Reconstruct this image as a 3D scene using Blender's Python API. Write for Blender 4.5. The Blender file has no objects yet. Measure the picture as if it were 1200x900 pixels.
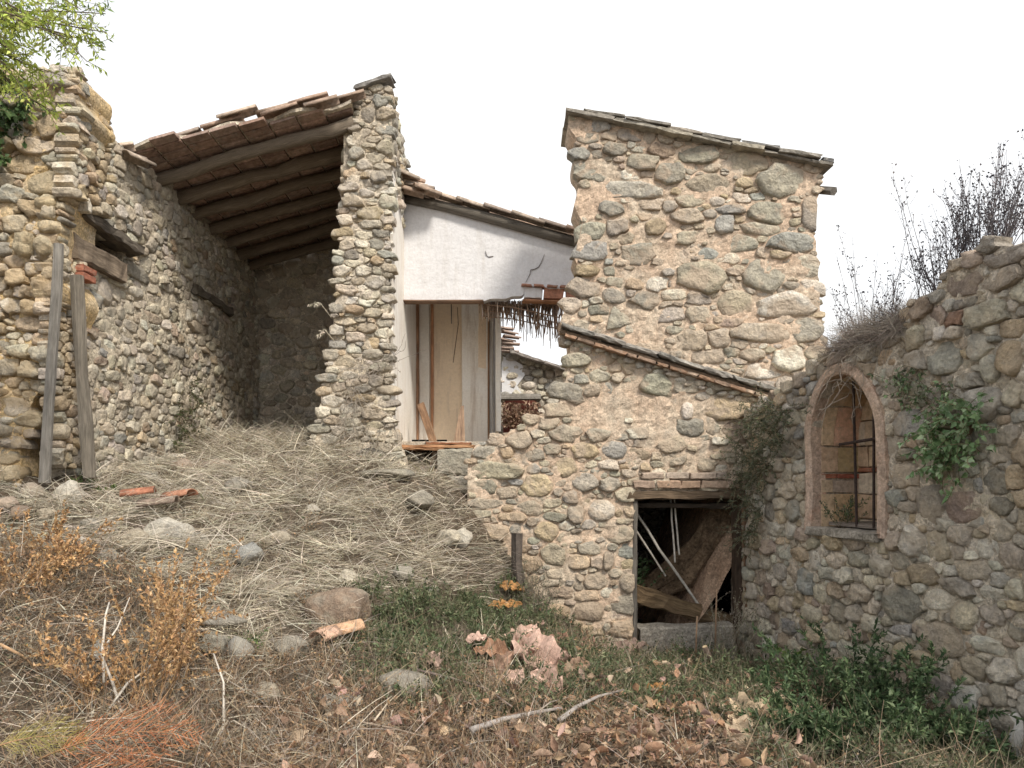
import bpy, math, random
import numpy as np
from mathutils import Vector, noise as mnoise
random.seed(7); rng = np.random.default_rng(7)
S = bpy.context.scene
COL = S.collection
# ------------------------------------------------------------------ camera
F = 857.0; EYE = 1.6; CX = 600.0; HY = 560.0      # focal length in photo pixels, eye height, horizon row
cam = bpy.data.cameras.new('camera'); co = bpy.data.objects.new('camera', cam); COL.objects.link(co)
co.location = (0, 0, EYE); co.rotation_euler = (math.radians(90), 0, 0)
cam.sensor_width = 36; cam.lens = F/1200*36; cam.shift_y = (HY-450)/1200; cam.clip_end = 2000; cam.clip_start = .05
S.camera = co
# ------------------------------------------------------------------ light
SUN_EL, SUN_AZ = math.radians(46), math.radians(146)      # azimuth clockwise from +Y (view direction)
w = bpy.data.worlds.new('World'); S.world = w; w.use_nodes = True
nt = w.node_tree; nt.nodes.clear()
out = nt.nodes.new('ShaderNodeOutputWorld'); bg = nt.nodes.new('ShaderNodeBackground')
sky = nt.nodes.new('ShaderNodeTexSky'); sky.sky_type = 'NISHITA'; sky.sun_disc = False
sky.sun_elevation = SUN_EL; sky.sun_rotation = SUN_AZ; sky.air_density = 1.0; sky.dust_density = 3.0; sky.ozone_density = 1.0
mixs = nt.nodes.new('ShaderNodeMix'); mixs.data_type = 'RGBA'
tcs = nt.nodes.new('ShaderNodeTexCoord'); ns = nt.nodes.new('ShaderNodeTexNoise'); ns.inputs['Scale'].default_value = 1.6; ns.inputs['Detail'].default_value = 3
mr = nt.nodes.new('ShaderNodeMapRange'); mr.inputs[1].default_value = .35; mr.inputs[2].default_value = .65; mr.inputs[3].default_value = .62; mr.inputs[4].default_value = .97
nt.links.new(tcs.outputs['Generated'], ns.inputs['Vector']); nt.links.new(ns.outputs['Fac'], mr.inputs[0]); nt.links.new(mr.outputs[0], mixs.inputs[0])
nt.links.new(sky.outputs[0], mixs.inputs[6]); mixs.inputs[7].default_value = (6.7, 6.7, 6.65, 1)      # thin bright cloud cover over the clear sky
nt.links.new(mixs.outputs[2], bg.inputs[0]); bg.inputs[1].default_value = 0.1
nt.links.new(bg.outputs[0], out.inputs[0])
sl = bpy.data.lights.new('sun', 'SUN'); sl.energy = 2.0; sl.angle = math.radians(11); sl.color = (1, .92, .80)
so = bpy.data.objects.new('sun', sl); COL.objects.link(so)
sd = Vector((math.sin(SUN_AZ)*math.cos(SUN_EL), math.cos(SUN_AZ)*math.cos(SUN_EL), math.sin(SUN_EL)))
so.rotation_euler = sd.to_track_quat('Z', 'Y').to_euler(); so.location = (3, -5, 9)
S.cycles.max_bounces = 6; S.cycles.diffuse_bounces = 4; S.cycles.glossy_bounces = 2; S.cycles.transmission_bounces = 3
S.view_settings.view_transform = 'Standard'; S.view_settings.look = 'None'; S.view_settings.exposure = 0.98; S.view_settings.gamma = 1
# ------------------------------------------------------------------ helpers
ORG = {}
def W(px, py, Y): return Vector(((px-CX)/F*Y, Y, EYE+(HY-py)/F*Y))
def put(o, parent=None, origin=(0, 0, 0)):
    COL.objects.link(o); origin = Vector(origin); ORG[o.name] = origin
    if parent is not None: o.parent = parent; o.location = origin-ORG[parent.name]
    else: o.location = origin
    return o
def props(o, label=None, cat=None, group=None, kind=None):
    if cat and not kind: kind = 'thing'
    if label: o['label'] = label
    if cat: o['category'] = cat
    if group: o['group'] = group
    if kind: o['kind'] = kind
    return o
def thing(name, label, cat, loc, group=None):
    o = bpy.data.objects.new(name, None); o.empty_display_size = .1
    put(o, None, loc); return props(o, label, cat, group)
def mobj(name, V, Fc, mat, parent=None, origin=None, smooth=False, tint=None, uv=None, flatn=0):
    V = np.asarray(V, dtype=float)
    if origin is None:
        origin = V.mean(axis=0) if len(V) else (0, 0, 0)
    origin = np.array(origin, dtype=float)
    me = bpy.data.meshes.new(name); me.from_pydata((V-origin).tolist(), [], Fc)
    if smooth: me.polygons.foreach_set('use_smooth', [i >= flatn for i in range(len(me.polygons))])
    if tint is not None:
        t = np.asarray(tint, dtype=float)
        if t.ndim == 1: t = np.tile(t, (len(V), 1))
        a = me.color_attributes.new('tint', 'FLOAT_COLOR', 'POINT')
        a.data.foreach_set('color', np.hstack([t[:, :3], np.ones((len(V), 1))]).ravel())
    if uv is not None:
        ul = me.uv_layers.new(name='UVMap'); uv = np.asarray(uv, dtype=float)
        li = np.zeros(len(me.loops), dtype=np.int32); me.loops.foreach_get('vertex_index', li)
        ul.data.foreach_set('uv', uv[li].ravel())
    if mat: me.materials.append(mat)
    o = bpy.data.objects.new(name, me); put(o, parent, origin); return o
class MB:
    def __init__(s): s.V = []; s.F = []; s.T = []; s.UV = []; s.n = 0
    def add(s, V, Fc, tint=None, uv=None):
        V = [tuple(v) for v in V]
        s.V += V; s.F += [tuple(i+s.n for i in f) for f in Fc]; s.n += len(V)
        s.T += [tuple(tint) if tint is not None else (1, 1, 1)]*len(V)
        s.UV += (list(map(tuple, uv)) if uv is not None else [(v[0]+v[1], v[2]) for v in V])
    def build(s, name, mat, parent=None, origin=None, smooth=False):
        return mobj(name, s.V, s.F, mat, parent, origin, smooth, np.array(s.T), s.UV)
def nz(v, sc=1.0): return mnoise.noise(Vector(v)*sc)
def tube(pts, rad, K=8, jit=0.0, squash=1.0, seed=0, wrapseed=0.0):
    """irregular tapered rod along pts; UV u = metres along, v = around"""
    pts = [Vector(p) for p in pts]; n = len(pts); V = []; UV = []; Fc = []
    ref = Vector((0, 0, 1)) if abs((pts[-1]-pts[0]).normalized().z) < .8 else Vector((0, 1, 0))
    L = 0
    for i, p in enumerate(pts):
        d = (pts[min(i+1, n-1)]-pts[max(i-1, 0)]).normalized()
        a = d.cross(ref).normalized(); b = a.cross(d).normalized()
        if i: L += (p-pts[i-1]).length
        r = rad[i] if hasattr(rad, '__len__') else rad
        for k in range(K):
            t = 2*math.pi*k/K
            rr = r*(1+jit*nz((k*3.1+seed, L*2.5, seed*1.7))*2)
            V.append(p+a*math.cos(t)*rr+b*math.sin(t)*rr*squash); UV.append((L, k/K*2*math.pi*r*4+seed))
    for i in range(n-1):
        for k in range(K):
            k2 = (k+1) % K; Fc.append((i*K+k, i*K+k2, (i+1)*K+k2, (i+1)*K+k))
    Fc.append(tuple(range(K))[::-1]); Fc.append(tuple((n-1)*K+k for k in range(K)))
    return V, Fc, UV
def rod(name, pts, rad, mat, parent=None, K=8, jit=.08, squash=1., seed=None, tint=(1, 1, 1), smooth=False):
    V, Fc, UV = tube(pts, rad, K, jit, squash, random.random()*50 if seed is None else seed)
    return mobj(name, V, Fc, mat, parent, pts[0], smooth, np.array(tint, float), UV)
def lerp(a, b, t): return a+(b-a)*t
def seg(a, b, n=6, wob=0.0):
    a = Vector(a); b = Vector(b); L = (b-a).length
    s = random.random()*30
    return [a.lerp(b, i/n)+Vector((nz((s, i*.7, 0)), nz((0, s, i*.7)), nz((i*.7, 0, s))))*wob*L*(1 if 0 < i < n else .3) for i in range(n+1)]
def box_pts(c, ax, ay, az, bev=.0, jit=0.0):
    """rough chamfered block: centre and three half-axis vectors"""
    c = Vector(c); V = []
    for sz in (-1, 1):
        for sy in (-1, 1):
            for sx in (-1, 1):
                V.append(c+ax*sx+ay*sy+az*sz+Vector((random.uniform(-1, 1), random.uniform(-1, 1), random.uniform(-1, 1)))*jit)
    Fc = [(0, 2, 3, 1), (4, 5, 7, 6), (0, 1, 5, 4), (2, 6, 7, 3), (0, 4, 6, 2), (1, 3, 7, 5)]
    return V, Fc
def plank(c, ax, ay, az, bev=.006, jit=.003, n=4):
    """worn chamfered plank lengthways along ax (8-sided section, n segments); returns V, F, UV"""
    c = Vector(c); ax = Vector(ax); ay = Vector(ay); az = Vector(az); ly = ay.length; lz = az.length
    uy = ay.normalized(); uz = az.normalized(); bev = min(bev, .45*ly, .45*lz)
    sec = [(-ly+bev, -lz), (ly-bev, -lz), (ly, -lz+bev), (ly, lz-bev), (ly-bev, lz), (-ly+bev, lz), (-ly, lz-bev), (-ly, -lz+bev)]
    V = []; UV = []; per = 0; Fc = []
    for i in range(n+1):
        p = c+ax*(2*i/n-1); wy = 0
        for k, (a, b) in enumerate(sec):
            V.append(p+uy*(a+random.uniform(-jit, jit))+uz*(b+random.uniform(-jit, jit))+ax.normalized()*random.uniform(-jit, jit)*(3 if i in (0, n) else 1))
            UV.append((2*ax.length*i/n+c.x*3, k*.05+c.z*5+c.y*3))
    for i in range(n):
        for k in range(8):
            k2 = (k+1) % 8; Fc.append((i*8+k, i*8+k2, (i+1)*8+k2, (i+1)*8+k))
    Fc.append(tuple(range(8))[::-1]); Fc.append(tuple(n*8+k for k in range(8)))
    return V, Fc, UV
def plank_obj(name, c, ax, ay, az, mat, parent=None, bev=.006, jit=.003, n=4, tint=(1, 1, 1)):
    V, Fc, UV = plank(c, ax, ay, az, bev, jit, n)
    return mobj(name, V, Fc, mat, parent, c, False, np.array(tint, float), UV)
# ------------------------------------------------------------------ materials
def newmat(name):
    m = bpy.data.materials.new(name); m.use_nodes = True; t = m.node_tree
    return m, t, t.nodes['Principled BSDF']
def nd(t, typ, ins=None, **kw):
    n = t.nodes.new(typ)
    for k, v in kw.items(): setattr(n, k, v)
    if ins:
        for k, v in ins.items():
            if isinstance(v, bpy.types.NodeSocket): t.links.new(v, n.inputs[k])
            else: n.inputs[k].default_value = v
    return n
def noisen(t, vec, scale, detail=5, rough=.6, dist=0.0):
    n = nd(t, 'ShaderNodeTexNoise', {'Vector': vec, 'Scale': scale, 'Detail': detail, 'Roughness': rough, 'Distortion': dist}); return n.outputs['Fac']
def rng_(t, v, a, b, c, d):
    return nd(t, 'ShaderNodeMapRange', {0: v, 1: a, 2: b, 3: c, 4: d}).outputs[0]
def mul(t, col, f):
    n = nd(t, 'ShaderNodeMix', data_type='RGBA', blend_type='MULTIPLY'); n.inputs[0].default_value = 1
    for i, x in ((6, col), (7, f)):
        if isinstance(x, bpy.types.NodeSocket): t.links.new(x, n.inputs[i])
        else: n.inputs[i].default_value = (*x, 1)
    return n.outputs[2]
def mixc(t, fac, a, b, blend='MIX'):
    n = nd(t, 'ShaderNodeMix', data_type='RGBA', blend_type=blend)
    for i, x in ((0, fac), (6, a), (7, b)):
        if isinstance(x, bpy.types.NodeSocket): t.links.new(x, n.inputs[i])
        else: n.inputs[i].default_value = x if i == 0 else (*x, 1)
    return n.outputs[2]
def bump(t, bsdf, h, strength, dist):
    b = nd(t, 'ShaderNodeBump', {'Strength': strength, 'Distance': dist, 'Height': h}); t.links.new(b.outputs[0], bsdf.inputs['Normal'])
def add(t, a, b, op='ADD'):
    n = nd(t, 'ShaderNodeMath', operation=op)
    for i, x in ((0, a), (1, b)):
        if isinstance(x, bpy.types.NodeSocket): t.links.new(x, n.inputs[i])
        else: n.inputs[i].default_value = x
    return n.outputs[0]
def mat_stone(name, lichen=.35, crust=.5, bs=.9, dirt=(.40, .36, .29)):
    m, t, p = newmat(name); pos = nd(t, 'ShaderNodeNewGeometry').outputs['Position']
    at = nd(t, 'ShaderNodeAttribute', attribute_name='tint').outputs['Color']
    n1 = noisen(t, pos, 9, 8, .65); n2 = noisen(t, pos, 45, 6, .7); n3 = noisen(t, pos, 3.2, 4, .6, .6); n4 = noisen(t, pos, 130, 3, .6)
    c = mul(t, at, nd(t, 'ShaderNodeCombineColor', {0: rng_(t, n1, .3, .7, .76, 1.36), 1: rng_(t, n1, .3, .7, .77, 1.34), 2: rng_(t, n1, .3, .7, .80, 1.28)}).outputs[0])
    g = rng_(t, n2, .3, .72, .70, 1.38); c = mul(t, c, nd(t, 'ShaderNodeCombineColor', {0: g, 1: g, 2: g}).outputs[0])
    c = mixc(t, rng_(t, n3, .50, .60, 0, crust), c, dirt)
    lm = add(t, rng_(t, noisen(t, pos, 16, 6, .7, .3), .58, .68, 0, 1), rng_(t, n4, .4, .6, .2, 1), 'MULTIPLY')
    c = mixc(t, add(t, lm, lichen, 'MULTIPLY'), c, (.55, .53, .47))
    dk = noisen(t, pos, 22, 5, .7, 1.2); c = mixc(t, rng_(t, dk, .62, .70, 0, .4), c, (.14, .125, .11))
    t.links.new(c, p.inputs['Base Color']); p.inputs['Roughness'].default_value = .93; p.inputs['Specular IOR Level'].default_value = .2
    wv = nd(t, 'ShaderNodeTexNoise', {'Vector': pos, 'Scale': 7., 'Detail': 3.}).outputs['Color']; wp = nd(t, 'ShaderNodeMix', data_type='VECTOR'); wp.inputs[0].default_value = .12; t.links.new(pos, wp.inputs[4]); t.links.new(wv, wp.inputs[5])
    vd = nd(t, 'ShaderNodeTexVoronoi', {'Vector': wp.outputs[1], 'Scale': 15.}).outputs['Distance']
    h = add(t, add(t, add(t, n1, 1.3, 'MULTIPLY'), add(t, n2, 1.0, 'MULTIPLY')), add(t, add(t, n4, .35, 'MULTIPLY'), add(t, vd, .9, 'MULTIPLY')))
    bump(t, p, h, min(1, bs*.9), .036); return m
def mat_mortar(name, a, b, c2=None, bs=1.0, k=.5):
    m, t, p = newmat(name); pos = nd(t, 'ShaderNodeNewGeometry').outputs['Position']
    n1 = noisen(t, pos, 2.2, 6, .65, .4); n2 = noisen(t, pos, 60, 6, .75); n3 = noisen(t, pos, 14, 6, .65, .5)
    c = mixc(t, rng_(t, n1, .42, .60, 0, 1), a, b)
    if c2: c = mixc(t, rng_(t, noisen(t, pos, 5, 5, .7), .55, .66, 0, .75), c, c2)
    v = nd(t, 'ShaderNodeTexVoronoi', {'Vector': pos, 'Scale': 55.}); vv = nd(t, 'ShaderNodeSeparateColor', {0: v.outputs['Color']}).outputs[0]
    g = rng_(t, vv, 0, 1, 1-k*.5, 1+k*.5); c = mul(t, c, nd(t, 'ShaderNodeCombineColor', {0: g, 1: g, 2: g}).outputs[0])
    g = rng_(t, n3, .3, .7, .68, 1.3); c = mul(t, c, nd(t, 'ShaderNodeCombineColor', {0: g, 1: g, 2: g}).outputs[0])
    g = rng_(t, n2, .35, .7, .75, 1.25); c = mul(t, c, nd(t, 'ShaderNodeCombineColor', {0: g, 1: g, 2: g}).outputs[0])
    t.links.new(c, p.inputs['Base Color']); p.inputs['Roughness'].default_value = .96; p.inputs['Specular IOR Level'].default_value = .1
    h = add(t, add(t, n3, 1.5, 'MULTIPLY'), add(t, add(t, n2, .6, 'MULTIPLY'), add(t, v.outputs['Distance'], -.2, 'MULTIPLY')))
    bump(t, p, h, bs*.8, .025); return m
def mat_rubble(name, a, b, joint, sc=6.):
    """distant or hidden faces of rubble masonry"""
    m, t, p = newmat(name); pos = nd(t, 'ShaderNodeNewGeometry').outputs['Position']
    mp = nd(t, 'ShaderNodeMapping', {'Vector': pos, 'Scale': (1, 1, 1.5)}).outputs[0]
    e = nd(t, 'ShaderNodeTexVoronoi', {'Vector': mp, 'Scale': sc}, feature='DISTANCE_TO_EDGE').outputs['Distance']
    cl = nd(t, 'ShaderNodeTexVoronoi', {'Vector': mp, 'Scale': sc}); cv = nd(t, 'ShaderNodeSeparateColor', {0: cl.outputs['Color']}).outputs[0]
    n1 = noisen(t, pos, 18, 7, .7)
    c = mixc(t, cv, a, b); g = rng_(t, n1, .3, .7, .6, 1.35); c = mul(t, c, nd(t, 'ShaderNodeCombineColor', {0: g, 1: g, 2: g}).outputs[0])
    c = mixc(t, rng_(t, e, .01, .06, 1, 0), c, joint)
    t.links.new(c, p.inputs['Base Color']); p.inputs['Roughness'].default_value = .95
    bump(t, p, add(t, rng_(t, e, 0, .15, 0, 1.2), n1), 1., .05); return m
def mat_wood(name, a, b, bs=.8, sc=1.0):
    m, t, p = newmat(name); uv = nd(t, 'ShaderNodeTexCoord').outputs['UV']
    at = nd(t, 'ShaderNodeAttribute', attribute_name='tint').outputs['Color']
    mp = nd(t, 'ShaderNodeMapping', {'Vector': uv, 'Scale': (2.2*sc, 26*sc, 1)}).outputs[0]
    mp2 = nd(t, 'ShaderNodeMapping', {'Vector': uv, 'Scale': (5*sc, 110*sc, 1)}).outputs[0]
    n1 = noisen(t, mp, 1., 7, .7, .6); n2 = noisen(t, mp2, 1., 5, .7); n3 = noisen(t, uv, 6, 5, .6)
    c = mixc(t, rng_(t, n1, .35, .65, 0, 1), a, b); g = rng_(t, n2, .3, .7, .55, 1.35)
    c = mul(t, c, nd(t, 'ShaderNodeCombineColor', {0: g, 1: g, 2: g}).outputs[0])
    g = rng_(t, n3, .3, .7, .7, 1.25); c = mul(t, c, nd(t, 'ShaderNodeCombineColor', {0: g, 1: g, 2: g}).outputs[0])
    c = mul(t, c, at)
    t.links.new(c, p.inputs['Base Color']); p.inputs['Roughness'].default_value = .85; p.inputs['Specular IOR Level'].default_value = .25
    bump(t, p, add(t, n1, n2), bs, .02); return m
def mat_tint(name, rough=.8, nsc=25, lo=.7, hi=1.3, bs=.5, trans=0.0, big=4, spots=None):
    """own colour from the tint attribute with noise; optional translucency for leaves"""
    m, t, p = newmat(name); pos = nd(t, 'ShaderNodeNewGeometry').outputs['Position']
    at = nd(t, 'ShaderNodeAttribute', attribute_name='tint').outputs['Color']
    n1 = noisen(t, pos, nsc, 5, .65); n2 = noisen(t, pos, big, 4, .6)
    g = rng_(t, n1, .3, .7, lo, hi); c = mul(t, at, nd(t, 'ShaderNodeCombineColor', {0: g, 1: g, 2: g}).outputs[0])
    g = rng_(t, n2, .35, .65, lo**.5, hi**.5); c = mul(t, c, nd(t, 'ShaderNodeCombineColor', {0: g, 1: g, 2: g}).outputs[0])
    if spots: c = mixc(t, rng_(t, noisen(t, pos, nsc*.6, 6, .7, .4), .55, .66, 0, spots[1]), c, spots[0])
    t.links.new(c, p.inputs['Base Color']); p.inputs['Roughness'].default_value = rough; p.inputs['Specular IOR Level'].default_value = .2
    if bs: bump(t, p, n1, bs, .02)
    if trans:
        tr = nd(t, 'ShaderNodeBsdfTranslucent', {'Color': c}); mx = nd(t, 'ShaderNodeMixShader', {0: trans, 1: p.outputs[0], 2: tr.outputs[0]})
        t.links.new(mx.outputs[0], t.nodes['Material Output'].inputs['Surface'])
    return m
def mat_plaster(name, base, stain, dirt, k=.5, streak=True):
    m, t, p = newmat(name); pos = nd(t, 'ShaderNodeNewGeometry').outputs['Position']
    st = nd(t, 'ShaderNodeMapping', {'Vector': pos, 'Scale': (9, 9, .9)}).outputs[0]
    n1 = noisen(t, pos, 1.6, 6, .6, .5); n2 = noisen(t, st if streak else pos, 1.2 if streak else 5, 6, .65, .3); n3 = noisen(t, pos, 35, 6, .7)
    c = mixc(t, rng_(t, n1, .42, .7, 0, k), base, stain); c = mixc(t, rng_(t, n2, .53, .72, 0, k), c, dirt)
    g = rng_(t, n3, .3, .7, .90, 1.07); c = mul(t, c, nd(t, 'ShaderNodeCombineColor', {0: g, 1: g, 2: g}).outputs[0])
    c = mixc(t, rng_(t, noisen(t, pos, 11, 7, .75, .8), .66, .71, 0, .45), c, dirt)
    t.links.new(c, p.inputs['Base Color']); p.inputs['Roughness'].default_value = .92; p.inputs['Specular IOR Level'].default_value = .15
    bump(t, p, add(t, n3, add(t, n1, 2, 'MULTIPLY')), .35, .02); return m
M = {}
M['stone'] = mat_stone('stone')
M['stone_warm'] = mat_stone('stone_warm', .25, .6, .9, (.54, .41, .25))
M['stone_pink'] = mat_stone('stone_pink', .3, .8, .95, (.53, .43, .33))
M['stone_lime'] = mat_stone('stone_lime', .3, .75, .95, (.56, .49, .39))
M['pink'] = mat_mortar('pink_mortar', (.56, .43, .325), (.53, .445, .35), (.45, .395, .325), .7, .35)
M['tan'] = mat_mortar('tan_mortar', (.60, .52, .41), (.53, .47, .39), (.42, .38, .32), 1.0)
M['yellow'] = mat_mortar('yellow_mortar', (.62, .46, .25), (.56, .45, .30), (.50, .42, .32), 1.0)
M['grey'] = mat_mortar('grey_mortar', (.40, .36, .30), (.34, .31, .265), (.45, .40, .33), 1.0)
M['darkjoint'] = mat_mortar('dark_joint_earth', (.48, .42, .33), (.54, .48, .38), None, 1.0)
M['beige'] = mat_mortar('beige_mortar', (.62, .55, .45), (.55, .49, .40), (.44, .40, .34), .8)
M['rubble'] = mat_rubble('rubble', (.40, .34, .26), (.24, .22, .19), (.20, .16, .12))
M['wood_grey'] = mat_wood('weathered_wood', (.33, .31, .28), (.19, .175, .155))
M['wood_brown'] = mat_wood('old_brown_wood', (.25, .195, .145), (.12, .09, .068))
M['wood_dark'] = mat_wood('dark_wood', (.11, .085, .065), (.05, .04, .032))
M['tile'] = mat_tint('clay_tile', .9, 22, .6, 1.35, .7, 0, 5, ((.30, .28, .24), .6))
M['slab'] = mat_tint('roof_slab', .92, 18, .6, 1.35, 1.0, 0, 5, ((.42, .40, .36), .6))
M['brick'] = mat_tint('brick', .9, 30, .65, 1.3, .7, 0, 6, ((.42, .33, .26), .35))
M['white'] = mat_plaster('white_plaster', (.70, .70, .72), (.62, .625, .64), (.48, .45, .41), .34, True)
M['whitestain'] = mat_plaster('stained_white_plaster', (.82, .79, .74), (.74, .66, .56), (.42, .32, .25), .65)
M['peach'] = mat_plaster('peach_plaster', (.80, .66, .50), (.72, .58, .44), (.50, .41, .34), .8)
M['straw'] = mat_tint('straw', .8, 10, .8, 1.2, 0, .25, 3)
M['leaf'] = mat_tint('leaf', .5, 14, .7, 1.3, 0, .35, 3)
M['dryleaf'] = mat_tint('dry_leaf', .75, 40, .65, 1.25, .4, .2, 6)
M['stem'] = mat_tint('stem', .85, 30, .7, 1.3, .3, 0, 5)
M['iron'] = mat_tint('rusty_iron', .7, 60, .6, 1.5, .5, 0, 8)
M['stone_right'] = mat_stone('stone_right', .3, .42, .95, (.60, .49, .36))
def soil_mat():
    m, t, p = newmat('soil'); pos = nd(t, 'ShaderNodeNewGeometry').outputs['Position']
    n1 = noisen(t, pos, 1.7, 7, .65, .4); n2 = noisen(t, pos, 35, 7, .75); n3 = noisen(t, pos, 9, 6, .7, .8)
    c = mixc(t, rng_(t, n1, .4, .6, 0, 1), (.17, .13, .095), (.24, .20, .155)); c = mixc(t, rng_(t, n3, .5, .65, 0, .7), c, (.10, .085, .06))
    g = rng_(t, n2, .3, .7, .55, 1.45); c = mul(t, c, nd(t, 'ShaderNodeCombineColor', {0: g, 1: g, 2: g}).outputs[0])
    t.links.new(c, p.inputs['Base Color']); p.inputs['Roughness'].default_value = .97; p.inputs['Specular IOR Level'].default_value = .1
    bump(t, p, add(t, n2, add(t, n3, 1.5, 'MULTIPLY')), 1., .06); return m
M['soil'] = soil_mat()
# ------------------------------------------------------------------ vertical wall planes
class Plane:
    """vertical plane through plan points a, b (x, Y); normal turned to the side the camera is on"""
    def __init__(s, a, b, flip=False):
        s.o = np.array([a[0], a[1], 0.]); d = np.array([b[0]-a[0], b[1]-a[1], 0.]); s.len = np.linalg.norm(d); s.U = d/s.len
        s.N = np.array([s.U[1], -s.U[0], 0.])
        if np.dot(s.N, -s.o) < 0: s.N = -s.N
        if flip: s.N = -s.N
    def px(s, px, py):
        a = (px-CX)/F; # x = a*Y
        t = (a*s.o[1]-s.o[0])/(s.U[0]-a*s.U[1]); Y = s.o[1]+t*s.U[1]
        return (t, EYE+(HY-py)/F*Y)
    def pxn(s, px, py, n):
        o = s.o; s.o = s.o+s.N*n; r = s.px(px, py); s.o = o; return r
    def w(s, u, v, n=0.): return s.o+s.U*u+s.N*n+np.array([0, 0, v])
    def W(s, u, v, n): # arrays
        return s.o[None]+s.U[None]*np.asarray(u)[:, None]+s.N[None]*np.asarray(n)[:, None]+np.array([0, 0, 1.])[None]*np.asarray(v)[:, None]
    def scale(s, u):
        return F/max(.5, (s.o+s.U*u)[1])
def inpoly(u, v, poly):
    u = np.asarray(u); v = np.asarray(v); c = np.zeros(u.shape, bool); n = len(poly); j = n-1
    for i in range(n):
        xi, yi = poly[i]; xj, yj = poly[j]
        if yi != yj:
            c ^= ((yi > v) != (yj > v)) & (u < (xj-xi)*(v-yi)/(yj-yi)+xi)
        j = i
    return c
def bulge(pl, u, v, amp):
    return amp*(nz((u*.9+pl.o[0]*3, v*.9, pl.o[1]*2+5))+.5*nz((u*2.7, v*2.7, pl.o[0]+9)))
def core(name, pl, poly, thick, mat, parent, res=.035, hole=None, amp=.012, blg=.03, back=None):
    """solid rough wall body behind the stones, front face displaced"""
    P = np.array(poly); u0, v0 = P.min(0)-res; u1, v1 = P.max(0)+res
    nu = int((u1-u0)/res)+1; nv = int((v1-v0)/res)+1
    uc = u0+(np.arange(nu)+.5)*res; vc = v0+(np.arange(nv)+.5)*res
    UU, VV = np.meshgrid(uc, vc, indexing='ij'); m = inpoly(UU, VV, poly)
    if hole is not None: m &= ~hole(UU, VV)
    idx = {}; V2 = []; Fc = []
    def vid(i, j):
        k = (i, j)
        if k not in idx: idx[k] = len(V2); V2.append([u0+i*res, v0+j*res])
        return idx[k]
    cells = np.argwhere(m)
    for i, j in cells: Fc.append([vid(i, j), vid(i+1, j), vid(i+1, j+1), vid(i, j+1)])
    edges = {}
    for f in Fc:
        for a, b in zip(f, f[1:]+f[:1]):
            if (b, a) in edges: del edges[(b, a)]
            else: edges[(a, b)] = 1
    nb = {}
    for a, b in edges: nb.setdefault(a, []).append(b); nb.setdefault(b, []).append(a)
    A = np.array(V2)
    for _ in range(3):
        B = A.copy()
        for a, l in nb.items(): B[a] = .5*A[a]+.5*np.mean([A[x] for x in l], axis=0)
        A = B
    n = len(A); front = np.zeros((n, 3)); bk = np.zeros((n, 3))
    for k in range(n):
        u, v = A[k]; s = 7.
        d = bulge(pl, u, v, blg)+.005+amp*(nz((u*9, v*9, 3.3+pl.o[0]))*1.2+.8*nz((u*22, v*22, 1.1)))
        front[k] = pl.w(u, v, d); bk[k] = pl.w(u, v, -thick)
    V = np.vstack([front, bk]); flip = np.dot(np.cross(pl.U, [0, 0, 1]), pl.N) < 0
    out = [tuple(f[::-1]) if flip else tuple(f) for f in Fc]
    out += [tuple(x+n for x in (f if flip else f[::-1])) for f in Fc]
    for a, b in edges: out.append((a, a+n, b+n, b) if not flip else (a, b, b+n, a+n))
    o = mobj(name, V, out, mat, parent, pl.w(*P.mean(0)), False)
    return o
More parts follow.
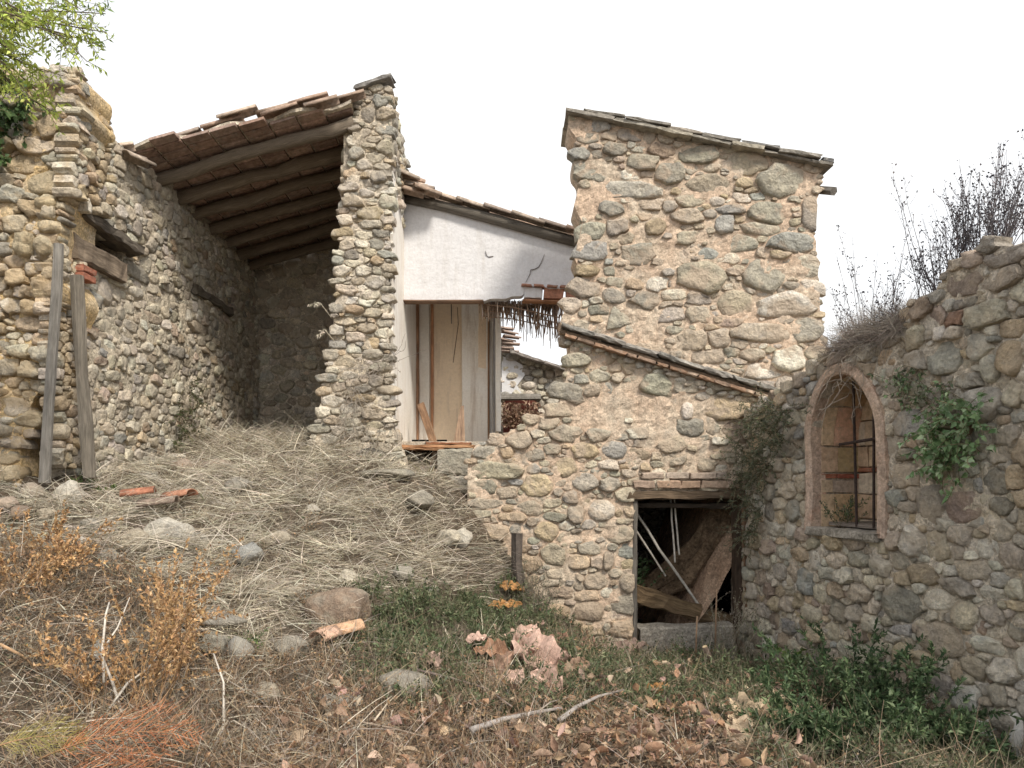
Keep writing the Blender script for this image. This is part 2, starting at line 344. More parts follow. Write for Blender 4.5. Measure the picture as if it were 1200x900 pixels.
def masonry(pl, poly, parent, mat, palette, rmin=.04, rmax=.12, explicit=(), aspect=(1.2, 2.0), joint=.012, height=(.02, .05),
            cap=1.35, dens=None, hole=None, blg=.03, rough=.06, angular=.4, maxparts=300, minpx=8, K=14, depth=.09, fill=1.0, pexp=2.6,
            hard=False, name='stone', edge=.03, rot=12, overlap=.86):
    P = np.array(poly); u0, v0 = P.min(0); u1, v1 = P.max(0)
    area = (u1-u0)*(v1-v0)
    E = []  # u v rx ry ang col
    for e in explicit:
        px, py, rx, ry = e[:4]; u, v = pl.px(px, py); ua, _ = pl.px(px+rx, py); ub, _ = pl.px(px-rx, py); s = pl.scale(u)
        E.append([u, v, abs(ua-ub)/2, ry/s, random.uniform(-.12, .12), e[4] if len(e) > 4 else None])
    if E: arr = np.array([x[:4] for x in E])
    else: arr = np.zeros((0, 4))
    r = rmax
    while r >= rmin:
        tries = int(fill*area/(r*r)*1.3)
        us = rng.uniform(u0, u1, tries); vs = rng.uniform(v0, v1, tries)
        ok = inpoly(us, vs, poly)
        if hole is not None: ok &= ~hole(us, vs)
        new = []
        for u, v, k in zip(us, vs, ok):
            if not k: continue
            if dens is not None and random.random() > dens(u, v, r): continue
            a = random.uniform(*aspect); q = r*random.uniform(.85, 1.1); rx = q*math.sqrt(a); ry = q/math.sqrt(a)
            if len(arr):
                t = ((arr[:, 0]-u)/(arr[:, 2]+rx))**2+((arr[:, 1]-v)/(arr[:, 3]+ry))**2
                if t.min() < overlap: continue
            arr = np.vstack([arr, [u, v, rx, ry]])
            E.append([u, v, rx, ry, math.radians(random.uniform(-rot, rot)), None])
        r *= .82
    n = len(E); th = np.arange(K)*2*math.pi/K
    ang = np.array([e[4] for e in E]); ca = np.cos(ang); sa = np.sin(ang); gm = np.sqrt(arr[:, 2]*arr[:, 3])
    pe = np.array([random.uniform(2.0, pexp+.6) for _ in E])
    isa = rng.random(n) < angular; wr = np.where(isa, .03, .38); PN = []
    for _ in range(n):
        m_ = random.choice([4, 4, 4, 4, 5, 5, 6]); t0 = random.uniform(0, 6.28) if m_ != 4 else random.uniform(-.16, .16)
        tt = t0+np.arange(m_)*2*math.pi/m_+rng.uniform(-.3, .3, m_)*(.5 if m_ == 4 else 1); PN.append((np.cos(tt)/rng.uniform(.74, .98, m_), np.sin(tt)/rng.uniform(.74, .98, m_)))
    def dist(j, X, Y):
        dx = X-arr[j, 0]; dy = Y-arr[j, 1]; a = (dx*ca[j]+dy*sa[j])/arr[j, 2]; b = (-dx*sa[j]+dy*ca[j])/arr[j, 3]
        e = np.sqrt(a*a+b*b); pc, ps = PN[j]; q = a*pc[0]+b*ps[0]
        for k in range(1, len(pc)): q = np.maximum(q, a*pc[k]+b*ps[k])
        return wr[j]*e+(1-wr[j])*q
    stones = []
    for i in range(n):
        R = cap*max(arr[i, 2], arr[i, 3])*1.4; ss = np.linspace(.10, 1, 34)*R
        # angles warped to the ellipse
        tw = np.arctan2(np.sin(th+.1*i)*arr[i, 3], np.cos(th+.1*i)*arr[i, 2])+ang[i]
        X = arr[i, 0]+np.cos(tw)[:, None]*ss; Yv = arr[i, 1]+np.sin(tw)[:, None]*ss
        q = dist(i, X, Yv); d = (q-1)*gm[i]; ok = (q < 1.0) | ((q < cap) & inpoly(X, Yv, poly))
        d2 = (arr[:, 0]-arr[i, 0])**2+(arr[:, 1]-arr[i, 1])**2; near = np.where(np.sqrt(d2) < R+cap*np.maximum(arr[:, 2], arr[:, 3]))[0]
        for j in near:
            if j == i: continue
            dj = (dist(j, X, Yv)-1)*gm[j]; ok &= d < dj-joint
        if hard: ok &= inpoly(X, Yv, poly)
        if hole is not None: ok &= ~hole(X, Yv)
        bad = ~ok; first = np.where(bad.any(1), bad.argmax(1), len(ss)); rr = np.where(first == 0, ss[0]*.6, ss[np.maximum(first-1, 0)])
        rr = rr if isa[i] else .7*rr+.15*(np.roll(rr, 1)+np.roll(rr, -1))
        rr = rr*(1+rng.uniform(-rough, rough, K))
        stones.append((i, tw, rr))
    pal = [p[0] for p in palette]; wt = np.cumsum([p[1] for p in palette]); wt = wt/wt[-1]
    recs = []
    for i, tw, rr in stones:
        u, v = arr[i, 0], arr[i, 1]; size = rr.mean()
        if size < .012: continue
        h = random.uniform(*height)*min(1.4, .5+size/.1); off = random.uniform(-.012, .012)
        ga = random.uniform(-.18, .18); gb = random.uniform(-.18, .18); isang = isa[i]
        prof = [(1.0, -depth), (1.02, -.1*h-.004), (.95 if isang else .90, h*(.93 if isang else .78)), (.6, h*1.0)]
        V = []
        b = bulge(pl, u, v, blg)
        for f, (s, z) in enumerate(prof):
            for k in range(K):
                uu = u+math.cos(tw[k])*rr[k]*s; vv = v+math.sin(tw[k])*rr[k]*s
                zz = z+b+off+(ga*(uu-u)+gb*(vv-v) if f else 0)
                if f >= 2: zz += (nz((uu*11, vv*11, i*.37))*.5+nz((uu*31, vv*31, i))*.25)*h*(1.6 if isang else .9)
                V.append(pl.w(uu, vv, zz))
        V.append(pl.w(u, v, h*(1.0+.25*nz((u*5, v*5, i)))+b+off))
        Fc = []
        for f in range(3):
            for k in range(K):
                k2 = (k+1) % K; Fc.append((f*K+k, f*K+k2, (f+1)*K+k2, (f+1)*K+k))
        c = 4*K
        for k in range(K): Fc.append((3*K+k, 3*K+(k+1) % K, c))
        Fc.append(tuple(range(K))[::-1])
        if np.dot(np.cross(pl.U, [0, 0, 1]), pl.N) < 0: Fc = [f[::-1] for f in Fc]
        col = E[i][5]
        if col is None: col = pal[int(np.searchsorted(wt, random.random()))]
        kk = random.uniform(.76, 1.14); col = tuple((x*.82+y*.18)*kk*random.uniform(.97, 1.03) for x, y in zip(col, (.56, .49, .385)))
        pxs = size*2*pl.scale(u)
        recs.append((pxs, V, Fc, col, not isang, pl.w(u, v, 0)))
    recs.sort(key=lambda r: -r[0]); rest = MB(); rest2 = MB(); cnt = 0
    for pxs, V, Fc, col, sm, o in recs:
        if cnt < maxparts and pxs >= minpx:
            mobj(name, V, Fc, mat, parent, o, True, np.array(col), None, 0 if sm else 2*K); cnt += 1
        else: rest.add(V, Fc, col)
    if rest.n: props(rest.build('small_stones', mat, parent, None, True), kind='stuff')
    return cnt
# palettes (albedo, weight)
G = (.37, .345, .30); T = (.51, .445, .35); O = (.52, .41, .28); BL = (.36, .36, .345); PA = (.66, .62, .54); BR = (.33, .25, .19); PK = (.47, .38, .31); OL = (.36, .34, .285); RD = (.36, .19, .13); CR = (.65, .59, .48)
# ================================================================== GROUND
gp = [ # px, py, Y  (contact points)
 (0,900,3.3),(200,900,3.5),(400,900,3.7),(600,900,3.85),(800,900,4.0),(1000,900,4.15),(1200,905,4.3),
 (0,780,3.9),(150,790,4.3),(300,800,4.6),(450,800,4.8),(600,800,5.2),(750,812,5.5),(900,820,5.6),(1050,840,5.2),
 (0,690,4.6),(200,680,5.3),(350,720,5.5),(480,720,5.8),(600,745,6.4),(700,775,6.6),(800,778,7.3),(870,775,7.4),(950,800,6.3),
 (0,605,5.6),(60,572,6.2),(130,560,7.0),(200,545,7.9),(290,520,8.6),(360,520,8.6),(110,610,6.0),(250,590,6.6),(400,610,6.7),(300,545,7.6),
 (450,545,7.9),(400,528,8.0),(500,570,7.6),(560,610,7.4),(620,690,7.4),(560,700,6.9),(680,750,7.4),(740,772,7.4),(480,640,6.7),(1100,900,4.6),(1010,790,6.0)]
GX = []; GZ = []
for px, py, Y in gp:
    p = W(px, py, Y); GX.append((p.x, p.y)); GZ.append(p.z)
for x, y, z in [(-3.4,10.8,2.15),(-2.2,10.8,2.15),(-5.5,6,1.6),(-7,8,2.1),(-7,4,1.2),(-5,2.5,.9),(-1.2,9.3,1.75),(-.3,9.5,1.6),(-8,13,2.2),(-1,15,1.9),(4.5,14,1.2),(7,10,.6),(6,6,.3),(5,3,-.1),
    (0,1,-.02),(3,1.5,-.1),(-3,1,.35),(0,-3,0),(5,-3,0),(-6,-3,.5),(3.2,3.3,-.12)]:
    GX.append((x, y)); GZ.append(z)
GX = np.array(GX); GZ = np.array(GZ)
def tpsk(r2): return r2*np.log(r2+1e-9)*.5
def _solve():
    n = len(GX); D = ((GX[:, None]-GX[None])**2).sum(-1); K = tpsk(D)+np.eye(n)*.02
    Pm = np.hstack([np.ones((n, 1)), GX]); A = np.zeros((n+3, n+3)); A[:n, :n] = K; A[:n, n:] = Pm; A[n:, :n] = Pm.T
    return np.linalg.solve(A, np.concatenate([GZ, np.zeros(3)]))
GWT = _solve()
def sstep(a, b, x): t = np.clip((x-a)/(b-a), 0, 1); return t*t*(3-2*t)
def gz(x, y):
    x = np.atleast_1d(np.asarray(x, float)); y = np.atleast_1d(np.asarray(y, float))
    xc = np.clip(x, -8, 7); yc = np.clip(y, -3, 14)
    D = (xc[:, None]-GX[None, :, 0])**2+(yc[:, None]-GX[None, :, 1])**2
    z = tpsk(D)@GWT[:-3]+GWT[-3]+GWT[-2]*xc+GWT[-1]*yc
    inside = sstep(.72, .9, x)*(1-sstep(3.15, 3.3, x))*sstep(7.75, 7.9, y)*(1-sstep(10.6, 10.8, y)); z = z*(1-inside)-.25*inside
    return z
def gz1(x, y): return float(gz(x, y)[0])
def build_ground():
    def axis(lo, hi, st, far):
        c = list(np.arange(lo, hi+1e-6, st)); e = []; d = st; v = hi
        while v < far: d *= 1.35; v += d; e.append(v)
        b = []; d = st; v = lo
        while v > -far: d *= 1.35; v -= d; b.append(v)
        return np.array(b[::-1]+c+e)
    xs = axis(-6, 4.6, .055, 600); ys = axis(1.2, 11.5, .055, 600)
    X, Y = np.meshgrid(xs, ys, indexing='ij'); Z = gz(X.ravel(), Y.ravel()).reshape(X.shape)
    for i in range(len(xs)):
        for j in range(len(ys)):
            if -7 < xs[i] < 6 and 0 < ys[j] < 13:
                Z[i, j] += .09*nz((xs[i]*1.9, ys[j]*1.9, 0))+.055*nz((xs[i]*5, ys[j]*5, 2))+.11*nz((xs[i]*2.7, ys[j]*2.7, 8))+.018*nz((xs[i]*17, ys[j]*17, 4))
    V = np.stack([X.ravel(), Y.ravel(), Z.ravel()], 1); ny = len(ys)
    Fc = [(i*ny+j, (i+1)*ny+j, (i+1)*ny+j+1, i*ny+j+1) for i in range(len(xs)-1) for j in range(ny-1)]
    o = mobj('ground', V, Fc, M['soil'], None, (0, 0, 0), True); props(o, 'brown earth slope rising to the ruined walls', kind='structure')
build_ground()
def onpx(px, Y, dz=0):
    x = (px-CX)/F*Y; return Vector((x, Y, gz1(x, Y)+dz))
def hit(px, py):
    """ground point seen at a photo pixel: march along the ray"""
    Y = np.linspace(1.5, 12, 700); a = (px-CX)/F; zr = EYE+(HY-py)/F*Y; zg = gz(a*Y, Y); k = np.argmax(zr <= zg)
    if zr[k] > zg[k]: k = len(Y)-1
    return Vector((a*Y[k], Y[k], zg[k]))
# ================================================================== TOWER
PT = Plane((-1, 7.5), (4, 7.5))
def pp(pl, pts): return [pl.px(*p) for p in pts]
tower = thing('ruined_house', 'tall stone ruin with slab roof, pink mortar and a dark doorway at its foot', 'house', (1.8, 7.5, -.1))
out_t = [(670,134),(700,138),(800,160),(900,181),(962,196),(958,230),(952,262),(956,300),(960,350),(966,400),(969,440),(970,800),(548,800),(549,545),(556,521),(590,511),(625,489),(654,478),(664,440),(669,400),(656,378),(664,362),(682,350),(683,325),(673,300),(682,262),(673,240),(681,205),(670,190),(677,165),(665,148)]
ot = pp(PT, out_t)
dl, dt = PT.px(743, 576); dr, _ = PT.px(870, 576); _, db = PT.px(743, 800)
def hole_t(u, v): return (u > dl) & (u < dr) & (v < dt)
wall_t = core('facade_wall', PT, ot, .45, M['pink'], tower, .035, hole_t, .016, .02)
exT = [(697,200,29,13,OL),(752,190,20,11,OL),(720,175,15,8,G),(776,177,17,9,BR),(818,181,26,12,OL),(875,192,27,16,T),(917,213,38,19,G),(900,251,27,17,OL),(895,268,30,9,G),(948,250,10,22,G),(928,285,32,13,BL),(858,285,30,11,G),
 (848,264,11,12,BL),(828,298,11,7,BL),(822,325,32,20,T),(895,322,27,21,G),(943,313,18,16,PA),(731,368,18,13,OL),(758,352,17,10,G),(690,293,18,12,BL),(770,334,14,8,PA),(740,223,25,10,PA),(785,203,17,13,G),(832,217,30,13,T),(767,266,10,8,O),
 (723,267,11,8,G),(862,357,25,17,T),(920,358,36,16,PA),(893,390,37,13,T),(945,387,20,15,G),(765,240,12,6,CR),(868,233,10,6,PA),(855,247,16,6,BL),(688,162,13,8,G),(683,318,12,8,O),(700,148,16,9,BL),(740,158,17,10,G),(802,160,9,7,CR),(715,246,12,7,G),(783,242,8,6,G),(760,160,9,10,T),
 (768,449,17,12,OL),(853,477,27,17,O),(701,441,13,8,CR),(681,444,9,6,G),(693,457,11,7,T),(711,456,6,6,BL),(923,421,19,16,PA),(864,504,19,13,BR),(805,483,5,9,PA),(835,501,9,8,G),(811,400,18,13,T),
 (661,509,20,12,T),(699,511,12,8,CR),(720,527,16,11,BL),(685,527,17,10,O),(661,547,17,12,O),(785,523,16,8,T),(712,544,14,6,CR),(685,565,18,12,G),(747,509,12,6,PA),(747,533,16,8,BR),
 (570,530,17,9,G),(582,552,33,11,T),(567,571,18,10,G),(610,516,15,11,T),(623,533,16,9,OL),(630,569,19,14,O),(625,550,9,7,G),(570,590,22,7,T),(640,622,15,12,O),(598,605,18,5,O),(563,602,12,6,T),(647,590,13,6,T),(668,583,9,8,G),(705,597,17,13,CR),
 (675,602,10,12,T),(690,615,9,6,PA),(658,693,16,7,BR),(687,717,18,12,BR),(657,672,20,8,T),(690,643,16,9,CR),(713,657,7,13,PK),(700,658,8,7,PK),(663,398,10,10,G),(668,355,14,9,T),(645,497,14,8,T),(740,385,6,5,PA),(790,368,12,9,G)]
palT = [(G, 2.4), (T, 4), (O, 1.8), (BL, .5), (PA, 1.3), (PK, 1.2), (OL, 1.2), (CR, .8)]
def densT(u, v, r):
    s = F/7.5; px = CX+(u-1)*s; py = HY-(v-EYE)*s; k = nz((u*1.7, v*1.7, 4.2))
    if 664 < px < 805 and 446 < py < 512: return .002
    if 770 < px < 880 and 505 < py < 560: return .01
    if 690 < px < 800 and 205 < py < 330: return .01 if k < .05 else .002
    if py > 470 and px < 700: return 1.
    if px > 850 and py < 420: return .9 if r > .05 else .3
    if px > 700 and py > 560: return .5 if k < .08 else .01
    return .5 if k < .08 else (.06 if k < .2 else .004)
masonry(PT, ot, wall_t, M['stone_pink'], palT, .024, .135, exT, (1.1, 2.4), .005, (.006, .03), 1.5, densT, hole_t, .02, .05, .85, 290, 6, 14, .10, 1.2)
# return walls, inner room and back (rubble cores)
def slab_wall(name, a, b, z0, z1, thick, mat, parent, z1b=None, res=.08, hole=None):
    pl = Plane(a, b); z1b = z1 if z1b is None else z1b
    return core(name, pl, [(0, z0), (pl.len, z0), (pl.len, z1b), (0, z1)], thick, mat, parent, res, hole, .02, .03)
# right side wall (outer face at x=3.22), left side wall above the lower roof
def extr(name, pts, z0f, mat, parent): pass
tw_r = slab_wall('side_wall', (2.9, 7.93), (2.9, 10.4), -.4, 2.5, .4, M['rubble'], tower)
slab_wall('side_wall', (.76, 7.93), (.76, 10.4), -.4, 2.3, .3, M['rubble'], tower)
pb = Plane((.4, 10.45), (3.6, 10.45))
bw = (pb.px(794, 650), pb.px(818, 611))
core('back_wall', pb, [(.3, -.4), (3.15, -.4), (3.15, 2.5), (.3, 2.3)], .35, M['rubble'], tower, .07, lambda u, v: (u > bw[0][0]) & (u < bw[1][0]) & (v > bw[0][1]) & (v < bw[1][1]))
mb = MB(); V, Fc = box_pts((1.98, 9.2, 2.0), Vector((1.2, 0, 0)), Vector((0, 1.26, 0)), Vector((0, 0, .07))); mb.add(V, Fc); mb.build('room_ceiling', M['wood_dark'], tower)
# roof slabs: rows of stone slabs running up the slope, front verge proud of the wall
rl = W(664, 127, 7.42); rr_ = W(975, 192, 7.42)
slope = (rr_-rl).normalized(); upn = Vector((-slope.z, 0, slope.x))
roof_t = props(mobj('slab_roof', *box_pts((rl+rr_)/2+Vector((0, .48, -.06)), slope*1.28, Vector((0, .35, 0)), upn*.02), M['wood_dark'], tower), None)
def roof_rows(rows, y0, dy):
    for r in range(rows):
        for lay in range(2):
            t = 0. if lay == 0 else .0
            L = (rr_-rl).length; pos = L if lay == 0 else L-.02
            k = 0; p = 0.0 if lay == 0 else .18
            while p < L-.05:
                ln = random.uniform(.28, .52); ln = min(ln, L-p); 
                c = rl+slope*(p+ln/2)+Vector((0, y0+dy*r+dy/2+random.uniform(-.02, .02), 0))+upn*(-.018+lay*.037+random.uniform(-.004, .006))
                tl = slope.copy(); tl.z += .05*(1 if lay else .3); tl.normalize()
                tc = random.choice([(.19, .185, .175), (.24, .225, .20), (.15, .15, .15), (.30, .27, .23)]) if lay else random.choice([(.30, .28, .24), (.36, .33, .27), (.26, .24, .21)])
                plank_obj('slab', c, tl*(ln/2-.004), Vector((0, dy/2-.005, 0)), upn*random.uniform(.014, .02), M['slab'], roof_t, .006, .006, 4, tc)
                p += ln
roof_rows(2, -.05, .42)
rod('rafter_end', [W(940, 221, 7.9), W(977, 224, 7.45)], .045, M['wood_grey'], tower, 6, .05)
# trace of the lean-to roof across the facade
a_ = W(659, 381, 7.38); b_ = W(930, 464, 7.38); sl2 = (b_-a_).normalized(); up2 = Vector((-sl2.z, 0, sl2.x)); L = (b_-a_).length
p = 0.
vb = plank_obj('verge_strip', (a_+b_)/2+Vector((0, .12, 0))-up2*.055, sl2*(L/2), Vector((0, .09, 0)), up2*.02, M['wood_brown'], tower, .01, .01, 10, (1.6, 1.5, 1.4))
while p < L-.06:
    ln = min(random.uniform(.2, .36), L-p)
    f = p/L
    tc = random.choice([(.27, .25, .225), (.33, .31, .28), (.22, .21, .19)])
    plank_obj('verge_tile', a_+sl2*(p+ln/2)+Vector((0, .09, 0))+up2*(random.uniform(-.006, .006)), (sl2+Vector((0, 0, random.uniform(-.02, .02)))).normalized()*(ln/2-.003), Vector((0, random.uniform(.11, .13), 0)), up2*random.uniform(.02, .027), M['slab'], vb, .012, .009, 4, tc); p += ln
p = .05
while p < L-.2:
    ln = random.uniform(.09, .22)
    tc = random.choice([(.34, .22, .15), (.28, .2, .15), (.38, .29, .22)])
    plank_obj('verge_tile', a_+sl2*(p+ln/2)+Vector((0, .10, 0))-up2*.083, sl2*(ln/2-.003), Vector((0, .095, 0)), up2*.017, M['tile'], vb, .006, .004, 3, tc); p += ln+.004
# pebbled bedding course under the verge
pebpoly = pp(PT, [(662,394),(700,402),(770,424),(830,448),(900,470),(890,476),(820,457),(760,434),(700,412),(664,404)])
masonry(PT, pebpoly, wall_t, M['stone'], [(PA, 2), (CR, 1), (T, 1)], .025, .045, (), (1.4, 2.6), .006, (.03, .06), 1.3, None, None, .02, .08, .4, 40, 6, 10, .06, 2.)
# door: lintel beam, brick course, jamb posts, threshold block
dc = tower
lb = plank_obj('door_lintel', W(805, 580, 7.60), Vector((.62, 0, .004)), Vector((0, .16, 0)), Vector((0, 0, .042)), M['wood_dark'], dc, .012, .010, 12, (1.9, 1.75, 1.5))
plank_obj('door_lintel', W(805, 592, 7.72), Vector((.60, 0, -.004)), Vector((0, .13, 0)), Vector((0, 0, .028)), M['wood_dark'], dc, .012, .008, 10)
for row, (py, x0, x1, hh) in enumerate([(567.5, 741, 866, .040), (557.5, 752, 850, .032)]):
    p = x0
    while p < x1:
        wd = random.uniform(24, 31); q = min(p+wd, x1); A = W(p+.7, py, 7.495); B = W(q-.7, py, 7.495)
        plank_obj('brick', (A+B)/2+Vector((0, random.uniform(0, .02), random.uniform(-.004, .004))), (B-A)/2, Vector((0, .07, 0)), Vector((0, 0, hh)), M['brick'], dc, .010, .006, 3, random.choice([(.40, .28, .20), (.42, .31, .23), (.36, .27, .21)]) if row == 0 else random.choice([(.44, .35, .28), (.40, .33, .27)])); p = q
plank_obj('door_jamb', W(743, 675, 7.55), Vector((0.004, 0, .82)), Vector((.022, 0, 0)), Vector((0, .07, 0)), M['wood_grey'], dc, .006, .005, 10, (.7, .68, .66))
plank_obj('door_jamb', W(864, 660, 7.60), Vector((-.012, 0, .66)), Vector((.038, 0, 0)), Vector((0, .07, 0)), M['wood_dark'], dc, .012, .010, 12, (1.1, .95, .85))
plank_obj('door_jamb', W(872, 660, 7.53), Vector((-.012, 0, .62)), Vector((.016, 0, 0)), Vector((0, .05, 0)), M['wood_brown'], dc, .006, .007, 10, (1.6, 1.3, 1.1))
plank_obj('threshold', W(803, 758, 7.58), Vector((.50, 0, .015)), Vector((0, .10, 0)), Vector((0, 0, .235)), M['grey'], dc, .02, .012, 12)
# ================================================================== THINGS INSIDE THE DOORWAY
def heap(name, label, cat, pts, mat, tint):
    V = [tuple(p) for p in pts]
# earth heap: steep slope of fallen earth filling the right of the room
def blob_sheet(name, f, nu, nv, mat, tint, label, cat):
    V = []; Fc = []
    for i in range(nu+1):
        for j in range(nv+1): V.append(f(i/nu, j/nv))
    for i in range(nu):
        for j in range(nv): Fc.append((i*(nv+1)+j, (i+1)*(nv+1)+j, (i+1)*(nv+1)+j+1, i*(nv+1)+j+1))
    return props(mobj(name, V, Fc, mat, None, V[0], False, np.array(tint)), label, cat)
def heapf(a, b):
    x = lerp(1.3, 3.05, a); y = lerp(7.72, 10.3, b)
    top = -.25+2.1*float(sstep(.15, .72, a))*float(sstep(-.25, .42, b+.15*a)); 
    z = top+.07*nz((x*5, y*5, 1))+.04*nz((x*14, y*14, 1)); return (x, y, z)
M['earth'] = mat_mortar('fallen_earth', (.42, .28, .19), (.48, .34, .24), (.30, .21, .15), 1.0)
blob_sheet('earth_heap', heapf, 60, 60, M['earth'], (1, 1, 1), 'brown heap of fallen earth and rubble filling the right of the dark doorway room', 'rubble heap')
M['bark'] = mat_tint('split_bark', .9, 38, .35, 1.5, 1., 0, 9, ((.12, .08, .05), .7))
pts = [W(862, 572, 8.0), W(845, 610, 8.05), W(825, 645, 8.1), W(800, 672, 8.15), W(770, 690, 8.25), W(735, 705, 8.35)]
rod('fallen_log', pts, [.08, .13, .15, .15, .13, .10], M['bark'], None, 18, .6, 1., 3, (.20, .14, .09))
props(bpy.data.objects['fallen_log'], 'thick split brown log leaning diagonally inside the dark doorway', 'log')
o = plank_obj('fallen_beam', W(805, 713, 7.82), Vector((.62, .12, -.20)), Vector((.03, .02, .075)), Vector((0, .08, 0)), M['wood_brown'], None, .02, .02, 10, (.95, .85, .65)); props(o, 'flat brown beam sloping down across the bottom of the doorway', 'beam')
for i, (a, b, r, lab) in enumerate([((744,599),(831,728),.014,'longest pale bare stick leaning diagonally from the left jamb of the doorway'),((745,621),(780,675),.010,'shorter pale stick parallel below the long diagonal one in the doorway'),((786,583),(791,659),.009,'left of two thin upright pale rods hanging from the door lintel'),((790,583),(796,650),.009,'right of two thin upright pale rods hanging from the door lintel')]):
    o = rod('stick', seg(W(*a, 7.72), W(*b, 7.72+(.12 if i < 2 else .02)), 6, .01), r, M['stem'], None, 6, .08, 1., i, (.50, .47, .42)); props(o, lab, 'stick', 'pale sticks and rods in the doorway')
# ================================================================== RIGHT WALL
PR = Plane((2.36, 7.47), (3.15, 4.5))
out_r = [(876,482),(905,462),(938,448),(956,424),(985,411),(1035,400),(1060,378),(1066,355),(1100,343),(1108,322),(1137,297),(1163,287),(1210,290),(1400,300),(1400,1150),(1210,960),(1100,905),(990,850),(876,800)]
orr = pp(PR, out_r)
wu0, wz0 = PR.px(953, 622); wu1, _ = PR.px(1031, 600); wuc, wtop = PR.px(990, 438)
wc = (wu0+wu1)/2; ww = (wu1-wu0)/2; wspr = PR.px(953, 515)[1]; wtop = max(wtop, wspr+.3)
def hole_r(u, v, g=0.0):
    q = ((u-wc)/(ww+g))**2
    return (np.abs(u-wc) < ww+g) & (v > wz0-g*.2) & ((v < wspr) | (q+((v-wspr)/(wtop-wspr+g))**2 < 1))
rwall = thing('stone_wall', 'tall rubble wall on the right with an arched barred window', 'wall', tuple(PR.w(1., 0, 0)))
wall_r = core('wall_body', PR, orr, .55, M['tan'], rwall, .04, hole_r, .022, .05)
exR = [(1106,420,21,22,G),(1184,417,18,22,O),(1160,432,12,17,CR),(1149,474,25,24,G),(1068,498,21,18,BL),(1050,455,15,13,G),(1184,511,18,14,T),(1057,555,18,17,T),(1049,585,13,10,BL),(1090,593,17,24,G),(1129,594,23,22,PK),(1072,635,13,18,PA),(1050,634,9,10,T),(919,527,12,10,G),(932,599,7,14,BL),(903,599,7,12,G),(938,507,5,9,BL),
 (1100,640,14,18,T),(1175,622,15,12,T),(1166,565,17,16,G),(1145,611,9,8,BL),(1057,707,24,24,G),(1103,750,29,22,PK),(1143,667,22,11,T),(1082,672,18,12,O),(1122,688,23,11,G),(1160,757,20,9,PA),(1178,787,17,14,PA),(1132,718,14,20,T),(945,682,10,17,BL),(1077,795,12,12,CR),(1060,768,11,16,O),(1058,739,13,7,BL),(1007,743,10,10,PK),(1133,819,16,18,PA),
 (1130,333,24,17,PK),(1177,327,26,14,PK),(1185,300,28,11,G),(1160,367,24,16,T),(1187,385,18,14,O),(1145,306,11,11,PK),(1120,373,10,9,RD),(1083,362,13,13,BR),(1098,372,13,12,PK),(1190,462,12,17,T),(1195,560,10,18,O),(1193,690,12,14,CR),(1190,740,10,13,G)]
palR = [(G, 2.2), (T, 3.2), (O, 2.2), (BL, .4), (PA, 3.2), (PK, 1.2), (BR, .4), (CR, 3.4), (RD, .1)]
masonry(PR, orr, wall_r, M['stone_right'], palR, .024, .095, exR, (.8, 1.8), .004, (.012, .042), 1.6, None, lambda u, v: hole_r(u, v, .088), .05, .05, .85, 300, 6, 14, .10, 1.7)
# arched surround moulding
niche = MB()
def archpt(t, g):  # t 0..1 from bottom near edge up over to bottom far edge
    hL = wspr-wz0; A = math.pi
    L1 = hL; L2 = 1.25*(ww+wtop-wspr); Lt = 2*L1+L2; s = t*Lt
    if s < L1: return (wc-(ww+g), wz0+s)
    if s > L1+L2: return (wc+(ww+g), wz0+(Lt-s))
    a = math.pi*(1-(s-L1)/L2); return (wc+(ww+g)*math.cos(a), wspr+(wtop-wspr+g)*math.sin(a))
NB = 44; mb = MB(); V = []; UVs = []
for i in range(NB+1):
    t = i/NB
    for g, n in [(-.004, -.10), (-.006, .035), (.012, .05), (.068, .05), (.084, .035), (.086, -.06)]:
        u, v = archpt(t, g); n += bulge(PR, u, v, .05); V.append(PR.w(u+.004*nz((u*20, v*20, g)), v+.004*nz((u*20, v*20, 4)), n+.006*nz((u*15, v*15, 9))))
Fc = [(i*6+k, i*6+k+1, (i+1)*6+k+1, (i+1)*6+k) for i in range(NB) for k in range(5)]
Fc += [tuple(range(6)), tuple(NB*6+k for k in range(6))[::-1]]
surround = mobj('window_surround', V, Fc, mat_mortar('moulded_render', (.56, .42, .32), (.50, .38, .30), (.58, .38, .28), .6, .3), rwall, PR.w(wc, wz0, 0))
# reveal blocks
def ring_block(t0, t1, g0, g1, n0, n1, name, mat, par, tint):
    V = []
    ts = [t0+.003, (t0+t1)/2, t1-.003]
    for t in ts:
        for g, n in ((g0, n0), (g1, n0), (g1, n1), (g0, n1)):
            u, v = archpt(t, g); V.append(PR.w(u+random.uniform(-.004, .004), v+random.uniform(-.003, .003), n))
    Fc = [(i*4+k, i*4+(k+1) % 4, (i+1)*4+(k+1) % 4, (i+1)*4+k) for i in range(2) for k in range(4)]+[(3, 2, 1, 0), (8, 9, 10, 11)]
    return mobj(name, V, Fc, mat, par, None, False, np.array(tint))
M['block'] = mat_tint('dressed_block', .93, 28, .7, 1.25, .6, 0, 5, ((.46, .38, .29), .5))
t = 0; k = 0
cols = [(.62, .46, .30), (.55, .42, .29), (.60, .50, .38), (.52, .37, .25)]
tl = [0, .12, .165, .185, .27, .37, .45, .52, .60, .68, .76, .83, .86, 1.]
